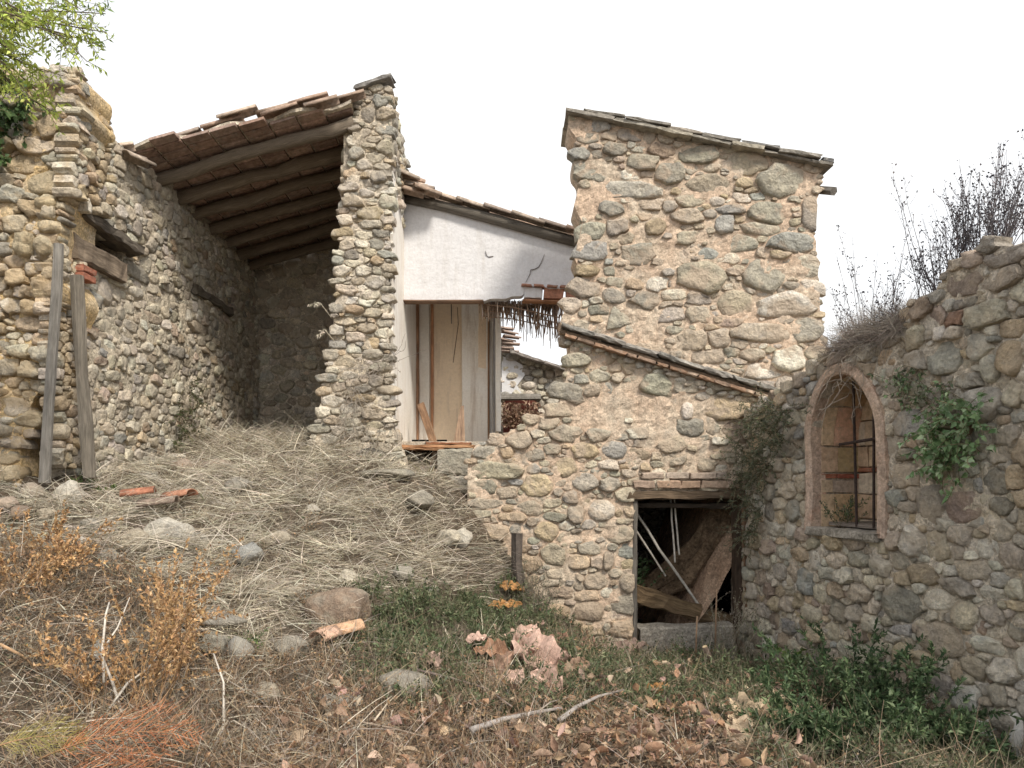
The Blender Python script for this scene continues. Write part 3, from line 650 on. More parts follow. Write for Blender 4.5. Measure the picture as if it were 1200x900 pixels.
for a, b in zip(tl[:-1], tl[1:]):
    c = (.36, .14, .085) if abs(b-.185) < .001 or abs(b-.86) < .001 else cols[k % 4]; k += 1
    m_ = random.uniform(-.25, -.18)
    ring_block(a, b, -.012 if c[0] > .37 else -.004, .05, -.08, m_, 'reveal_block', M['block'], rwall, c)
    ring_block(a, b, -.010, .05, m_-.006, -.50, 'reveal_block', M['block'], rwall, tuple(x*random.uniform(.85, 1.1) for x in c))
# blocked back of the niche: rendered courses
z = wz0; k = 0
while z < wtop+.05:
    hgt = random.choice([.19, .22, .10]) if k != 3 else .045
    u = wu0-.1+random.uniform(-.1, 0)
    while u < wu1+.1:
        l = random.uniform(.24, .34); c = PR.w(u+l/2, z+hgt/2, -.50+random.uniform(-.008, .008)); cc = (.34, .15, .09) if k == 3 else random.choice(cols)
        plank_obj('block', c, Vector(PR.U)*(l/2-.004), Vector(PR.N)*.04, Vector((0, 0, hgt/2-.004)), M['block'], rwall, .008, .004, 3, cc); u += l
    z += hgt; k += 1
plank_obj('niche_backing', PR.w(wc, (wz0+wtop)/2, -.58), Vector(PR.U)*(ww+.25), Vector(PR.N)*.03, Vector((0, 0, .9)), M['grey'], rwall)
sill = plank_obj('window_sill', PR.w(wc, wz0+.004, -.2), Vector(PR.U)*(ww+.03), Vector(PR.N)*.27, Vector((0, 0, .035)), M['grey'], rwall, .012, .008, 6)
sillw = plank_obj('sill_board', PR.w(wc+.02, wz0+.065, -.22), Vector(PR.U)*(ww-.03), Vector(PR.N)*.10, Vector((0, 0, .014)), M['wood_grey'], rwall, .004, .003, 6, (1.1, 1., .95))
sillw = plank_obj('sill_board', PR.w(wc+.06, wz0+.07, -.40), Vector(PR.U)*(ww-.07), Vector(PR.N)*.06, Vector((0, 0, .014)), M['wood_grey'], rwall, .004, .003, 6, (.9, .85, .8))
gr = rod('iron_bar', [PR.w(PR.pxn(1004, 560, -.12)[0], wz0+.06, -.12), PR.w(PR.pxn(1000, 560, -.12)[0], wtop-.05, -.12)], .0125, M['iron'], rwall, 6, .05, 1., 1, (.05, .035, .03))
u2 = PR.pxn(1024, 560, -.12)[0]
rod('iron_bar', [PR.w(u2, wz0+.06, -.12), PR.w(u2-.0, wspr+.30, -.12)], .0125, M['iron'], rwall, 6, .05, 1., 2, (.05, .035, .03))
zc = PR.px(1010, 516)[1]
rod('iron_bar', [PR.w(PR.pxn(984, 520, -.105)[0], PR.pxn(984, 521, -.105)[1], -.105), PR.w(wu1+.03, PR.pxn(1030, 512, -.105)[1], -.105)], .014, M['iron'], rwall, 6, .05, 1., 3, (.05, .035, .03))
# plaster patch at the right foot
# ================================================================== LEFT WALL of the barn
PL = Plane((-3.9, 6.2), (-3.9, 11.3))
lw = thing('stone_wall', 'long receding pale rubble wall on the left inside the open barn', 'wall', (-3.9, 8, 1.5))
polyL = [(.28, 1.2), (5.1, 1.7), (5.1, 4.95), (1.6, 4.9), (.9, 4.92), (.6, 4.86), (.35, 4.95), (.28, 5.1)]
hu0, hv0 = PL.px(91, 290); hu1, hv1 = PL.px(148, 300); hvt = PL.px(95, 262)[1]
def hole_l(u, v): return (u > hu0) & (u < hu1) & (v < hvt-.02) & (v > hvt-.30)
coreL = core('wall_body', PL, polyL, .6, M['darkjoint'], lw, .045, hole_l, .02, .05)
palL = [(G, 2), (T, 3.2), (O, .7), (BL, .6), (PA, 3), (PK, .4), (CR, 2.6), (BR, .3)]
exL = [(125,342,10,15,G),(140,330,12,8,T),(112,352,8,9,BL),(150,290,10,9,CR),(175,372,14,7,T),(160,318,14,10,G),(120,305,12,11,G),(205,412,10,8,G),(215,368,9,9,PA),(130,385,14,8,T),(230,385,12,8,T)]
masonry(PL, polyL, coreL, M['stone_lime'], palL, .022, .085, exL, (1.0, 2.3), .004, (.006, .028), 1.6, None, hole_l, .05, .05, .92, 300, 5, 12, .09, 1.9)
# lintels + dark board added behind the opening as the shade of its hollow
plank_obj('lintel', PL.w((hu0+hu1)/2+.02, hvt+.03, .02), Vector((0, (hu1-hu0)/2+.08, -.02)), Vector((.12, 0, 0)), Vector((0, 0, .05)), M['wood_grey'], lw, .015, .014, 10, (.55, .5, .45))
plank_obj('lintel', PL.w((hu0+hu1)/2-.1, hvt-.26, -.02), Vector((0, (hu1-hu0)/2+.02, -.01)), Vector((.09, 0, 0)), Vector((0, 0, .10)), M['wood_grey'], lw, .015, .012, 8, (.85, .72, .6))
plank_obj('recess_shade_board', PL.w((hu0+hu1)/2, hvt-.13, -.26), Vector((0, (hu1-hu0)/2+.1, 0)), Vector((.06, 0, 0)), Vector((0, 0, .15)), M['wood_dark'], lw, .01, .01, 8, (1.3, 1.1, .9))
for k in range(2):
    u, v = PL.px(91, 316+k*9); plank_obj('brick', PL.w(u+.02, v, .05), Vector((0, .10, 0)), Vector((.05, 0, 0)), Vector((0, 0, .028)), M['brick'], lw, .006, .004, 3, (.36, .15, .10))
ua, va = PL.px(224, 338); ub, vb_ = PL.px(268, 366); wa = Vector(PL.w(ua, va, .02)); wb = Vector(PL.w(ub, vb_, .02))
plank_obj('wall_beam', (wa+wb)/2, (wb-wa)/2, Vector((.05, 0, 0)), Vector((0, 0, .06)), M['wood_grey'], lw, .02, .015, 8, (.62, .57, .5))
# ---- broken near end of that wall
PC = Plane((-6.2, 6.25), (-3.5, 6.25))
cw = thing('stone_wall', 'broken ochre end of a thick rubble wall at the left edge of the photo', 'wall', (-4.4, 6.25, 1.4))
out_c = [(-180,40),(-60,60),(0,80),(60,80),(88,84),(97,96),(88,112),(103,131),(86,147),(84,160),(78,205),(74,262),(66,300),(62,320),(74,335),(78,350),(68,368),(60,392),(62,408),(52,440),(42,462),(30,478),(48,486),(46,500),(28,515),(30,590),(-180,640)]
oc = pp(PC, out_c); coreC = core('wall_body', PC, oc, .5, M['yellow'], cw, .04, None, .035, .09)
exC = [(27,193,27,12,O),(55,213,26,16,O),(43,172,22,10,T),(87,128,13,9,T),(75,98,17,10,G),(33,288,14,15,O),(55,290,12,13,T),(57,342,21,12,O),(13,358,12,9,CR),(57,363,12,7,CR),(35,380,20,9,O),(50,396,13,9,O),(23,412,12,9,CR),(10,430,16,12,T),(33,433,16,12,T),(17,477,17,13,T),(37,492,19,9,T),(60,185,10,7,G),(40,245,14,10,O),(62,250,8,10,T),(20,325,14,10,O),(40,315,13,9,CR)]
palC = [(O, 2.4), (T, 3), (CR, 1.6), (PA, 1), (G, 1)]
def densC(u, v, r):
    s = F/6.25; px = CX+(u-6.2)*s; py = HY-(v-EYE)*s
    if px < 40 and py < 330: return .45
    return .8
masonry(PC, oc, coreC, M['stone_warm'], palC, .026, .10, exC, (1., 2.), .008, (.01, .07), 1.4, densC, None, .09, .06, .75, 260, 6, 14, .12, 1.4)
for x_, poly_ in [(-3.72, [(0, 4.0), (.55, 4.0), (.55, 4.9), (.1, 5.1), (0, 5.0)]), (-3.87, [(0, 1.7), (.35, 1.7), (.35, 4.0), (0, 4.0)])]:
    masonry(Plane((x_, 6.22), (x_, 6.8)), poly_, coreC, M['stone_warm'], palC, .022, .065, (), (.8, 1.6), .006, (.01, .05), 1.5, None, None, .05, .06, .8, 60, 6, 14, .14, 1.8)
# ================================================================== BACK WALL of the barn
PB = Plane((-4.1, 11.2), (-1.3, 11.2))
bwl = thing('stone_wall', 'shaded back wall of the open barn, rough stone half covered by old mortar', 'wall', (-2.8, 11.2, 2))
polyB = [(0, 1.6), (2.8, 1.6), (2.8, 5.5), (0, 4.85)]
coreB = core('wall_body', PB, polyB, .4, M['beige'], bwl, .05, None, .015, .02)
def densB(u, v, r): return 1. if v > 3.95 or (u > 1.35 and v > 3.0) else (.4 if r < .08 else .25)
masonry(PB, polyB, coreB, M['stone_lime'], [(G, 1), (T, 3), (PA, 2), (CR, 2)], .045, .10, (), (1.1, 1.9), .010, (.012, .03), 1.4, densB, None, .02, .07, .4, 220, 6, 12, .08, 1.2)
# ================================================================== DIVIDING WALL with its broken end (pillar)
PD = Plane((-3, 8.0), (0, 8.0))
dv = thing('stone_wall', 'broken end of the dividing wall standing like a tall pillar left of the white room', 'wall', (-1.7, 8, 1.8))
out_d = [(424,104),(456,101),(458,150),(456,200),(456,300),(456,400),(457,480),(463,520),(474,550),(474,585),(335,585),(362,520),(372,492),(378,455),(388,405),(394,350),(396,300),(402,250),(407,215),(412,170),(418,130)]
od = pp(PD, out_d); coreD = core('wall_body', PD, od, .5, M['tan'], dv, .035, None, .02, .04)
exD = [(418,180,10,8,G),(431,135,9,11,G),(443,208,10,9,G),(435,250,17,9,O),(442,287,9,7,G),(440,330,13,9,PA),(443,307,9,5,O),(408,353,14,6,PA),(438,367,12,6,T),(427,158,8,6,G),(437,402,9,7,O),(405,425,14,9,T),(390,470,15,7,PA),(425,455,10,5,G),(440,446,9,8,G),(384,515,13,8,PA),(390,492,10,6,T),(418,118,9,6,G),(445,120,8,8,BL),(430,228,9,5,PA),(414,300,11,5,G),(420,330,9,5,T),(405,377,12,6,T)]
palD = [(G, 2), (T, 3), (O, 1.1), (PA, 3), (BL, .5), (CR, 2.4)]
masonry(PD, od, coreD, M['stone_lime'], palD, .022, .085, exD, (1.2, 2.8), .005, (.010, .045), 1.55, None, None, .04, .06, .9, 280, 5, 14, .12, 1.9)
PS = Plane((-1.353, 8.05), (-1.353, 11.2))
def ztop(u): return 5.88-.26*u
polyS = [(0, 1.2), (3.1, 1.2), (3.1, ztop(3.1)), (0, ztop(0))]
coreS = core('flank_wall', PS, polyS, .5, M['tan'], dv, .05, None, .02, .02)
# visible upper flank stones above the lower roof
masonry(PS, [(0, 4.9), (3.1, 3.9), (3.1, ztop(3.1)), (0, ztop(0))], coreS, M['stone'], palD, .035, .08, (), (1.3, 2.4), .010, (.02, .05), 1.35, None, None, .02, .07, .35, 40, 8, 10, .08, 1.2)
# lower flank stones right of the pillar foot (below the plaster)
masonry(PS, [(0, 1.3), (1.2, 1.3), (1.0, 1.95), (.35, 2.15), (0, 2.45)], coreS, M['stone'], palD, .03, .06, (), (1.2, 2.4), .010, (.02, .05), 1.35, None, None, .02, .07, .35, 40, 6, 10, .08, 1.2)
PS2 = Plane((-1.87, 8.1), (-1.87, 11.2), True)
if PS2.N[0] > 0: PS2.N = -PS2.N
masonry(PS2, [(0, 1.7), (3.1, 1.7), (3.1, 5.0), (0, 5.3)], coreS, M['stone'], palD, .05, .1, (), (1.1, 2.0), .012, (.015, .04), 1.35, None, None, .02, .07, .35, 0, 6, 8, .08, 1.2)
# coping slab on the pillar top
plank_obj('coping_slab', W(440, 101, 8.02), Vector((.20, 0, .07)), Vector((0, .12, 0)), Vector((0, 0, .022)), M['slab'], dv, .006, .008, 4, (.2, .19, .18))
# ================================================================== BARN ROOF
br = thing('barn_roof', 'broken shed roof on old beams over the open barn with clay tiles on top', 'roof', (-2.9, 9, 4.8))
SL = .285; XL = -3.95; XR = -1.72
def zb(x, Y=8): return 4.80+SL*(x+3.9)-.045*(Y-8)
beams = [8.03, 8.52, 8.98, 9.46, 9.93, 10.4, 10.87]
for i, Y in enumerate(beams):
    r = random.uniform(.068, .08)
    A = Vector((XL-.1, Y, zb(XL-.1, Y)+r)); B = Vector((XR, Y+random.uniform(-.04, .04), zb(XR, Y)+r))
    rod('beam', seg(A, B, 9, .012), [r*random.uniform(.92, 1.08) for _ in range(10)], M['wood_grey'], br, 10, .12, .95, i*7, (1.15, 1.02, .88) if i == 0 else (1.2, 1.05, .90), True)
def edgeY(x): return 7.46+.14*(x+3.9)+.05*math.sin(x*9)
# flat brick tiles laid on the beams
tw, td = .285, .148
x = -4.0; i = 0; rest = MB(); n = 0
while x < XR-.02:
    off = (i % 2)*0.0; 
    ys = []; Y = 7.30+random.uniform(-.02, .02)
    while Y < 11.1:
        e = edgeY(x)+random.uniform(-.05, .07)
        if Y > e:
            w2 = tw/2-.008; cx = x+tw/2; c = Vector((cx, Y+td/2, zb(cx, Y)+.165+random.uniform(-.004, .004)))
            col = random.choice([(.34, .23, .18), (.38, .26, .21), (.30, .21, .17), (.42, .30, .24), (.34, .25, .21)]); kk = random.uniform(.8, 1.2); col = tuple(v*kk for v in col)
            V, Fc = box_pts(c, Vector((1, 0, SL)).normalized()*w2, Vector((0, td/2-.007, 0)), Vector((0, 0, .014)), 0, .002)
            if n < 298: mobj('flat_tile', V, Fc, M['tile'], br, c, False, np.array(col)); n += 1
            else: rest.add(V, Fc, col)
        Y += td
    x += tw; i += 1
if rest.n: props(rest.build('small_flat_tiles', M['tile'], br), kind='stuff')
# lime bed over the flat tiles (thin, shows as pale joints)
mb = MB(); V = []
xs = np.linspace(-4.05, XR, 24); 
for x in xs:
    for Y in np.linspace(edgeY(x)+.06, 11.15, 20): V.append((x, Y, zb(x, Y)+.178+.008*nz((x*8, Y*8, 0))))
Fc = [(a*20+b, (a+1)*20+b, (a+1)*20+b+1, a*20+b+1) for a in range(23) for b in range(19)]
V2 = V+[(a, b, c+.035) for a, b, c in V]; n_ = len(V)
Fc2 = [f[::-1] for f in Fc]+[tuple(k+n_ for k in f) for f in Fc]+[(a*20, a*20+n_, (a+1)*20+n_, (a+1)*20) for a in range(23)]
mobj('lime_bed', V2, Fc2, M['beige'], br)
def canal(name, c, dirv, length, r0, r1, parent, col, up=True, sag=1.0, K=8, yaw=0.):
    """half-round clay tile, axis along dirv, convex side up"""
    d = Vector(dirv).normalized(); side = Vector((0, 0, 1)).cross(d).normalized(); upv = d.cross(side).normalized()
    if yaw: 
        from mathutils import Matrix
        R = Matrix.Rotation(yaw, 3, upv); d = R@d; side = R@side
    V = []; th = .014
    for i in range(3):
        s = i/2-.5; r = lerp(r0, r1, i/2)
        for rr_ in (r, r-th):
            for k in range(K+1):
                a = math.pi*k/K; V.append(Vector(c)+d*length*s+side*math.cos(a)*rr_+upv*(math.sin(a)*rr_*sag)*(1 if up else -1)+Vector((random.uniform(-1, 1), random.uniform(-1, 1), random.uniform(-1, 1)))*.002)
    Fc = []; m = K+1; st = 2*m
    for i in range(2):
        for k in range(K):
            Fc.append((i*st+k, (i+1)*st+k, (i+1)*st+k+1, i*st+k+1)); Fc.append((i*st+m+k+1, (i+1)*st+m+k+1, (i+1)*st+m+k, i*st+m+k))
        Fc.append((i*st, i*st+m, (i+1)*st+m, (i+1)*st)); Fc.append((i*st+K, (i+1)*st+K, (i+1)*st+m+K, i*st+m+K))
    for i in (0, 2):
        for k in range(K):
            f = (i*st+k, i*st+k+1, i*st+m+k+1, i*st+m+k); Fc.append(f if i == 0 else f[::-1])
    return mobj(name, V, Fc, M['tile'], parent, c, True, np.array(col))
tcols = [(.42, .30, .23), (.36, .27, .21), (.46, .36, .28), (.32, .26, .22), (.40, .33, .27), (.50, .40, .32)]
for r in range(15):
    x = -4.15; k = 0
    while x < -1.45:
        Y = edgeY(x)+.10+r*.235+random.uniform(-.02, .02)
        L = .42
        if not (r == 0 and (x < -3.7 or -3.45 < x < -3.3)) and Y < 11.2 and x+L < -.172*Y:
            z = zb(x+L/2, Y)+.265+random.uniform(-.008, .012)
            canal('roof_tile', (x+L/2, Y, z), (1, 0, SL+.035), L, .085, .072, br, random.choice(tcols), True, .75, 7, random.uniform(-.05, .05))
        x += .36; k += 1
# loose verge tiles: raised steps along the front edge
for i, (px, py, ln, yaw) in enumerate([(180,182,.34,.1),(214,163,.42,0),(262,148,.44,.05),(330,133,.40,-.03),(378,124,.36,.02),(140,176,.30,.3)]):
    c = W(px, py, 7.72 if px > 150 else 7.45); canal('roof_tile', c, (1, 0, SL+.05), ln, .09, .075, br, random.choice(tcols), True, .8, 7, yaw)
for i, (px, py) in enumerate([(150,185),(162,190),(133,179)]):
    c = W(px, py, 7.42); canal('roof_tile', c, (.5, .8, .05), .34, .085, .07, br, random.choice(tcols), True, .8, 7, random.uniform(-.3, .3))
# ================================================================== MIDDLE HOUSE (white room)
mh = thing('ruined_room', 'roofless white plastered room between the pillar and the tall stone ruin', 'room', (-.6, 9, 2))
PW = Plane((-1.36, 8.9), (1.4, 8.9))
YW = 8.9
out_w = [(461,231),(560,257),(640,281),(690,293),(760,312),(760,341),(690,341),(640,337),(616,334),(613,347),(566,352),(461,353)]
ow = pp(PW, out_w)
uw = core('upper_wall', PW, ow, .14, M['white'], mh, .03, None, .003, .008)
# crack + small holes as thin recess lines (dark slivers of open joint)
def sliver(name, pts, wd, mat, parent, tint=(.12, .1, .09)):
    V = []; Fc = []
    for i, (px, py) in enumerate(pts):
        p = W(px, py, YW-.017); w_ = wd*(1-.8*abs(2*i/(len(pts)-1)-1))+.001
        V += [p+Vector((-w_, 0, w_*.5)), p+Vector((w_, 0, -w_*.5)), p+Vector((w_, .03, -w_*.5)), p+Vector((-w_, .03, w_*.5))]
    for i in range(len(pts)-1):
        a = i*4; Fc += [(a, a+1, a+5, a+4), (a+1, a+2, a+6, a+5), (a+3, a, a+4, a+7)]
    return mobj(name, V, Fc, mat, parent, None, False, np.array(tint))
sliver('crack', [(638,298),(636,303),(634,308),(631,313),(627,315),(622,316),(621,321),(618,327),(616,331)], .0025, M['stem'], uw)
sliver('crack', [(569,294),(570,299),(573,301),(578,300)], .005, M['stem'], uw)
# exposed bricks under the broken plaster
bx = [(614,636,337,350,(.62,.58,.55)),(637,661,336,351,(.44,.22,.15)),(663,692,338,351,(.40,.21,.15))]
for x0, x1, y0, y1, c in bx:
    A = W(x0+.6, (y0+y1)/2, YW+.05); B = W(x1-.6, (y0+y1)/2+1, YW+.05)
    plank_obj('brick', (A+B)/2, (B-A)/2, Vector((0, .05, 0)), Vector((0, 0, (y1-y0)/2/F*YW-.004)), M['brick'] if c[1] < .4 else M['white'], mh, .006, .004, 4, c)
for i in range(5):
    A = W(617+i*15, 335.2+i*.6, YW-.0); plank_obj('brick', A, Vector((.06, 0, -.004)), Vector((0, .06, 0)), Vector((0, 0, .012)), M['brick'], mh, .004, .004, 3, (.40, .22, .16))
plank_obj('lintel_strip', (W(612, 353, YW+.03)+W(700, 356, YW+.03))/2, (W(700, 356, YW)-W(612, 353, YW))/2, Vector((0, .07, 0)), Vector((0, 0, .012)), M['wood_brown'], mh, .004, .003, 6, (2.4, 1.6, 1.2))
plank_obj('lintel_strip', (W(470, 354, YW)+W(566, 354, YW))/2, (W(566, 354, YW)-W(470, 354, YW))/2, Vector((0, .08, 0)), Vector((0, 0, .010)), M['wood_brown'], mh, .004, .003, 6, (1.3, 1.1, 1.0))
# side plaster on the dividing wall
V = []; Fc = []; nu_, nv_ = 14, 40
for i in range(nu_+1):
    for j in range(nv_+1):
        Y = lerp(8.06, 11., i/nu_); z = lerp(2.0 if i > 1 else 2.15, 5.0-.23*(Y-8.), j/nv_)
        if i == 0: Y += .05*nz((z*6, 0, 3))+.05*nz((z*17, 0, 3))
        V.append((-1.353+.042+.004*nz((Y*4, z*4, 0)), Y, z))
n_ = len(V); V += [(x-.03, y, z) for x, y, z in V]; st = nv_+1
for i in range(nu_):
    for j in range(nv_): a = i*st+j; Fc.append((a, a+st, a+st+1, a+1))
for j in range(nv_): Fc.append((j, j+1, j+1+n_, j+n_))
for i in range(nu_): Fc.append((i*st+nv_, (i+1)*st+nv_, (i+1)*st+nv_+n_, i*st+nv_+n_))
mobj('side_plaster', V, Fc, M['whitestain'], mh)
# eave beam + tiles of the small roof
A = W(468, 231, 8.86); B = W(692, 289, 8.86)
rod('eave_beam', [A, A.lerp(B, .25)+Vector((0, 0, .03)), A.lerp(B, .5)+Vector((0, 0, .025)), A.lerp(B, .75)+Vector((0, 0, .015)), B], [.055, .06, .065, .062, .055], M['wood_grey'], mh, 9, .10, 1., 6, (.75, .72, .68), True)
sl3 = (B-A).normalized(); Lr = (B-A).length
for r in range(8):
    p = .05
    while p < Lr:
        c = A+sl3*(p+.19)+Vector((0, -.04+r*.21+random.uniform(-.02, .02), .105+random.uniform(-.006, .01)))
        canal('roof_tile', c, (sl3.x, 0, sl3.z-.04 if r % 2 == 0 else sl3.z), .42, .08, .07, mh, random.choice(tcols), True, .8, 7, random.uniform(-.06, .06)); p += .34
    
V, Fc = box_pts(A.lerp(B, .5)+Vector((0, .85, .055)), sl3*(Lr/2), Vector((0, .85, 0)), Vector((0, 0, .012))); mobj('roof_boards', V, Fc, M['wood_dark'], mh)
for i, (px, py, yw) in enumerate([(481,212,.2),(484,219,.0),(492,222,-.1),(480,226,.1),(500,226,.3),(474,207,.4)]):
    c = W(px, py, 8.75-.03*i); canal('roof_tile', c, (1, .1, -.18), .34, .09, .078, mh, random.choice(tcols), True, .8, 7, yw)
o = None
# back partition
YB = 10.1
def panel(name, x0, y0, x1, y1, Y, th, mat, par=mh, tint=(1, 1, 1), n=6):
    A = W(x0, y0, Y); B = W(x1, y1, Y); c = (A+B)/2+Vector((0, th/2, 0))
    return plank_obj(name, c, Vector((0, 0, abs(A.z-B.z)/2)), Vector((abs(B.x-A.x)/2, 0, 0)), Vector((0, th/2, 0)), mat, par, .008, .004, n, tint)
panel('back_partition', 470, 330, 584, 530, YB, .12, M['peach'])
panel('plaster_strip', 491, 331, 503, 529, YB-.06, .05, M['whitestain'])
panel('door_post', 484, 331, 490.5, 529, YB-.10, .10, M['wood_brown'], tint=(2.0, 1.5, 1.25))
panel('plaster_pier', 541, 331, 577, 529, YB-.13, .12, M['whitestain'])
panel('bare_patch', 560.5, 354, 570, 431, YB-.134, .02, M['peach'])
panel('door_post', 571.5, 331, 573.5, 529, YB-.17, .04, M['wood_brown'], tint=(2., 1.6, 1.3))
panel('end_post', 577.5, 331, 580, 526, YB-.4, .30, M['wood_grey'], tint=(1.2, 1.2, 1.25))
panel('end_post', 581, 345, 587, 505, YB-.42, .08, M['whitestain'])
panel('door_post', 505, 331, 508, 529, YB-.03, .03, M['wood_brown'], tint=(3.4, 2.3, 1.8))
sliver2 = [(536,360),(537,380),(535,395),(533,410),(531,425)]
V = []; Fc = []
for i, (px, py) in enumerate(sliver2):
    p = W(px, py, YB-.004); V += [p+Vector((-.004, 0, 0)), p+Vector((.004, 0, 0)), p+Vector((.004, .02, 0)), p+Vector((-.004, .02, 0))]
for i in range(4): a = i*4; Fc += [(a, a+1, a+5, a+4), (a+1, a+2, a+6, a+5), (a+3, a, a+4, a+7)]
mobj('crack', V, Fc, M['stem'], mh, None, False, np.array((.16, .1, .07)))
# floor: slab, threshold plank, dark cellar gap and blocks
V, Fc = box_pts((-.52, 9.45, 2.0), Vector((.83, 0, 0)), Vector((0, .72, 0)), Vector((0, 0, .035))); mobj('floor', V, Fc, M['beige'], mh)
for i, (x0, x1, y, Y, th) in enumerate([(466, 556, 523, 8.62, .018), (470, 520, 526, 8.58, .012), (500, 552, 519.5, 8.72, .012)]):
    A = W(x0, y, Y); B = W(x1, y+.5, Y); plank_obj('threshold_board', (A+B)/2, (B-A)/2, Vector((0, .08, 0)), Vector((0, 0, th)), M['wood_brown'], mh, .005, .006, 10, (2.6, 1.9, 1.4) if i != 2 else (1.9, 1.2, .9))
V, Fc = box_pts(W(488, 560, 9.6), Vector((.4, 0, 0)), Vector((0, .04, 0)), Vector((0, 0, .5))); mobj('cellar_back', V, Fc, M['wood_dark'], mh)
for i, (x0, x1, y0, y1, Y, c) in enumerate([(516, 551, 526, 556, 8.3, OL), (518, 550, 557, 572, 8.25, G), (505, 516, 528, 550, 8.6, BR), (466, 474, 527, 552, 8.5, T), (484, 492, 527, 556, 8.9, BR)]):
    A = W(x0+.5, y1, Y); B = W(x1-.5, y0, Y); plank_obj('stone', (A+B)/2+Vector((0, .12, 0)), Vector(((B.x-A.x)/2, 0, 0)), Vector((0, .13, 0)), Vector((0, 0, (B.z-A.z)/2)), M['stone'], mh, .025, .014, 5, c)
# broken boards standing on the floor
o = plank_obj('broken_board', W(500.5, 496.5, 9.0), Vector((.085, 0, -.25)), Vector((.045, 0, .012)), Vector((0, .012, 0)), M['wood_brown'], None, .004, .004, 5, (1.5, 1.2, 1.)); props(o, 'brown broken board leaning left of centre on the white room threshold', 'board', 'broken boards in the white room')
V = [W(531, 519, 9.0), W(545, 519, 9.0), W(543.5, 475, 9.1), W(540, 476, 9.1)]; V += [v+Vector((0, .02, 0)) for v in V]
o = mobj('broken_board', V, [(0, 1, 2, 3), (7, 6, 5, 4), (0, 4, 5, 1), (1, 5, 6, 2), (2, 6, 7, 3), (3, 7, 4, 0)], M['wood_brown'], None, V[0], False, np.array((1.9, 1.7, 1.6)), [(v[2], v[0]) for v in V]); props(o, 'pointed grey-brown broken board standing on the right of the white room threshold', 'board', 'broken boards in the white room')
o = plank_obj('hanging_strip', W(529, 366, YW+.1), Vector((.002, 0, -.14)), Vector((.006, 0, 0)), Vector((0, .004, 0)), M['wood_dark'], mh, .002, .001, 3)
# broken reed ceiling
rc = thing('reed_ceiling', 'broken ceiling of dry brown reeds hanging under the white wall', 'ceiling', tuple(W(610, 352, 9.1)))
n = 0
for i in range(150):
    px = 563+i*.65+random.uniform(-.7, .7); t = (px-563)/97
    low = lerp(366, 383, min(1, t*2.2)) if t < .45 else lerp(383, 399, (t-.45)/.55)
    low += random.uniform(-13, 8); Y = 9.0+random.random()*.35
    top = 351+random.uniform(-1, 2)+t*3
    if random.random() < .12: low += 9
    A = W(px, top, Y); B = W(px+random.uniform(-3.5, 5.5)*(.5+t), low, Y+random.uniform(-.1, .05))
    c = random.choice([(.30, .21, .15), (.38, .28, .21), (.22, .15, .11), (.42, .33, .26), (.30, .25, .23)])
    V, Fc, UV = tube(seg(A, B, 3, .03), [.0075, .007, .006, .004], 5, .05, 1., i)
    mobj('reed', V, Fc, M['stem'], rc, A, True, np.array(c))
rodm = [W(566, 357, 9.02), W(600, 360, 9.02), W(655, 372, 9.02)]
for k in range(3): rod('lath', [q+Vector((0, .1*k, -.05*k)) for q in rodm], .008, M['stem'], rc, 5, .1, 1., k, (.25, .17, .12))
# horizontal part of the reed ceiling still in place behind
for i in range(60):
    x = W(566, 350, 9.1).x+i*.0155; V, Fc, UV = tube([Vector((x, 9.04, 3.74+random.uniform(-.01, .01))), Vector((x+random.uniform(-.03, .03), 9.45+random.uniform(-.15, .2), 3.72+random.uniform(-.05, .02)))], [.0085, .007], 5, .05, 1., i)
    mobj('reed', V, Fc, M['stem'], rc, None, True, np.array(random.choice([(.17, .12, .09), (.23, .17, .12)])))
# ================================================================== FAR HOUSE seen through the gap
PF = Plane((-.8, 13.4), (2.4, 13.4))
fh = thing('far_house', 'grey ruined house end seen through the gap, with a dark window hole and sloping top', 'house', (.5, 13.4, 1.9))
out_f = [(570,380),(588,395),(600,412),(612,418),(640,429),(668,438),(720,455),(760,470),(760,620),(570,620)]
of = pp(PF, out_f); wf0 = PF.px(588, 489); wf1 = PF.px(631, 466)
hole_f = lambda u, v: (u > wf0[0]) & (u < wf1[0]) & (v < wf1[1]) & (v > wf0[1]-.35)
coreF = core('wall_body', PF, of, .4, M['grey'], fh, .05, hole_f, .02, .03)
def densF(u, v, r):
    s = F/13.4; px = CX+(u-.8)*s; py = HY-(v-EYE)*s
    return 0.02 if (px < 614 and 420 < py < 460) else 1
masonry(PF, of, coreF, M['stone'], [(G, 2), (PA, 3), (BL, 1), (CR, 1)], .045, .10, (), (1., 2.), .014, (.02, .05), 1.35, densF, hole_f, .03, .08, .4, 120, 5, 10, .08, 1.5)
A = PF.w(*PF.px(601, 439), .02); mobj('plaster_patch', [PF.w(*PF.px(*q), n) for n in (.045, -.01) for q in [(588,418),(600,421),(612,428),(615,440),(606,452),(611,461),(588,462)]], [(0,1,2,3,4,5,6)[::-1], (7,8,9,10,11,12,13)]+[(k, (k+1) % 7, (k+1) % 7+7, k+7) for k in range(7)], M['white'], fh)
panel('window_lintel', 586, 461, 634, 467.5, 13.3, .25, M['wood_grey'], fh)
panel('window_back', 580, 462, 640, 520, 14.3, .05, mat_tint('dark_red_paint', .8, 12, .7, 1.3, .2), fh, (.13, .035, .025))
for i, (px, py, dx) in enumerate([(592, 386, 0), (597, 391, .1), (600, 396, 0), (594, 400, -.1), (599, 404, .2), (592, 409, 0), (598, 413, .1)]):
    canal('roof_tile', W(px, py, 13.2), (1, .2, -.05), .32, .085, .07, fh, (.33, .25, .21), True, .6, 6, random.uniform(-.4, .4))
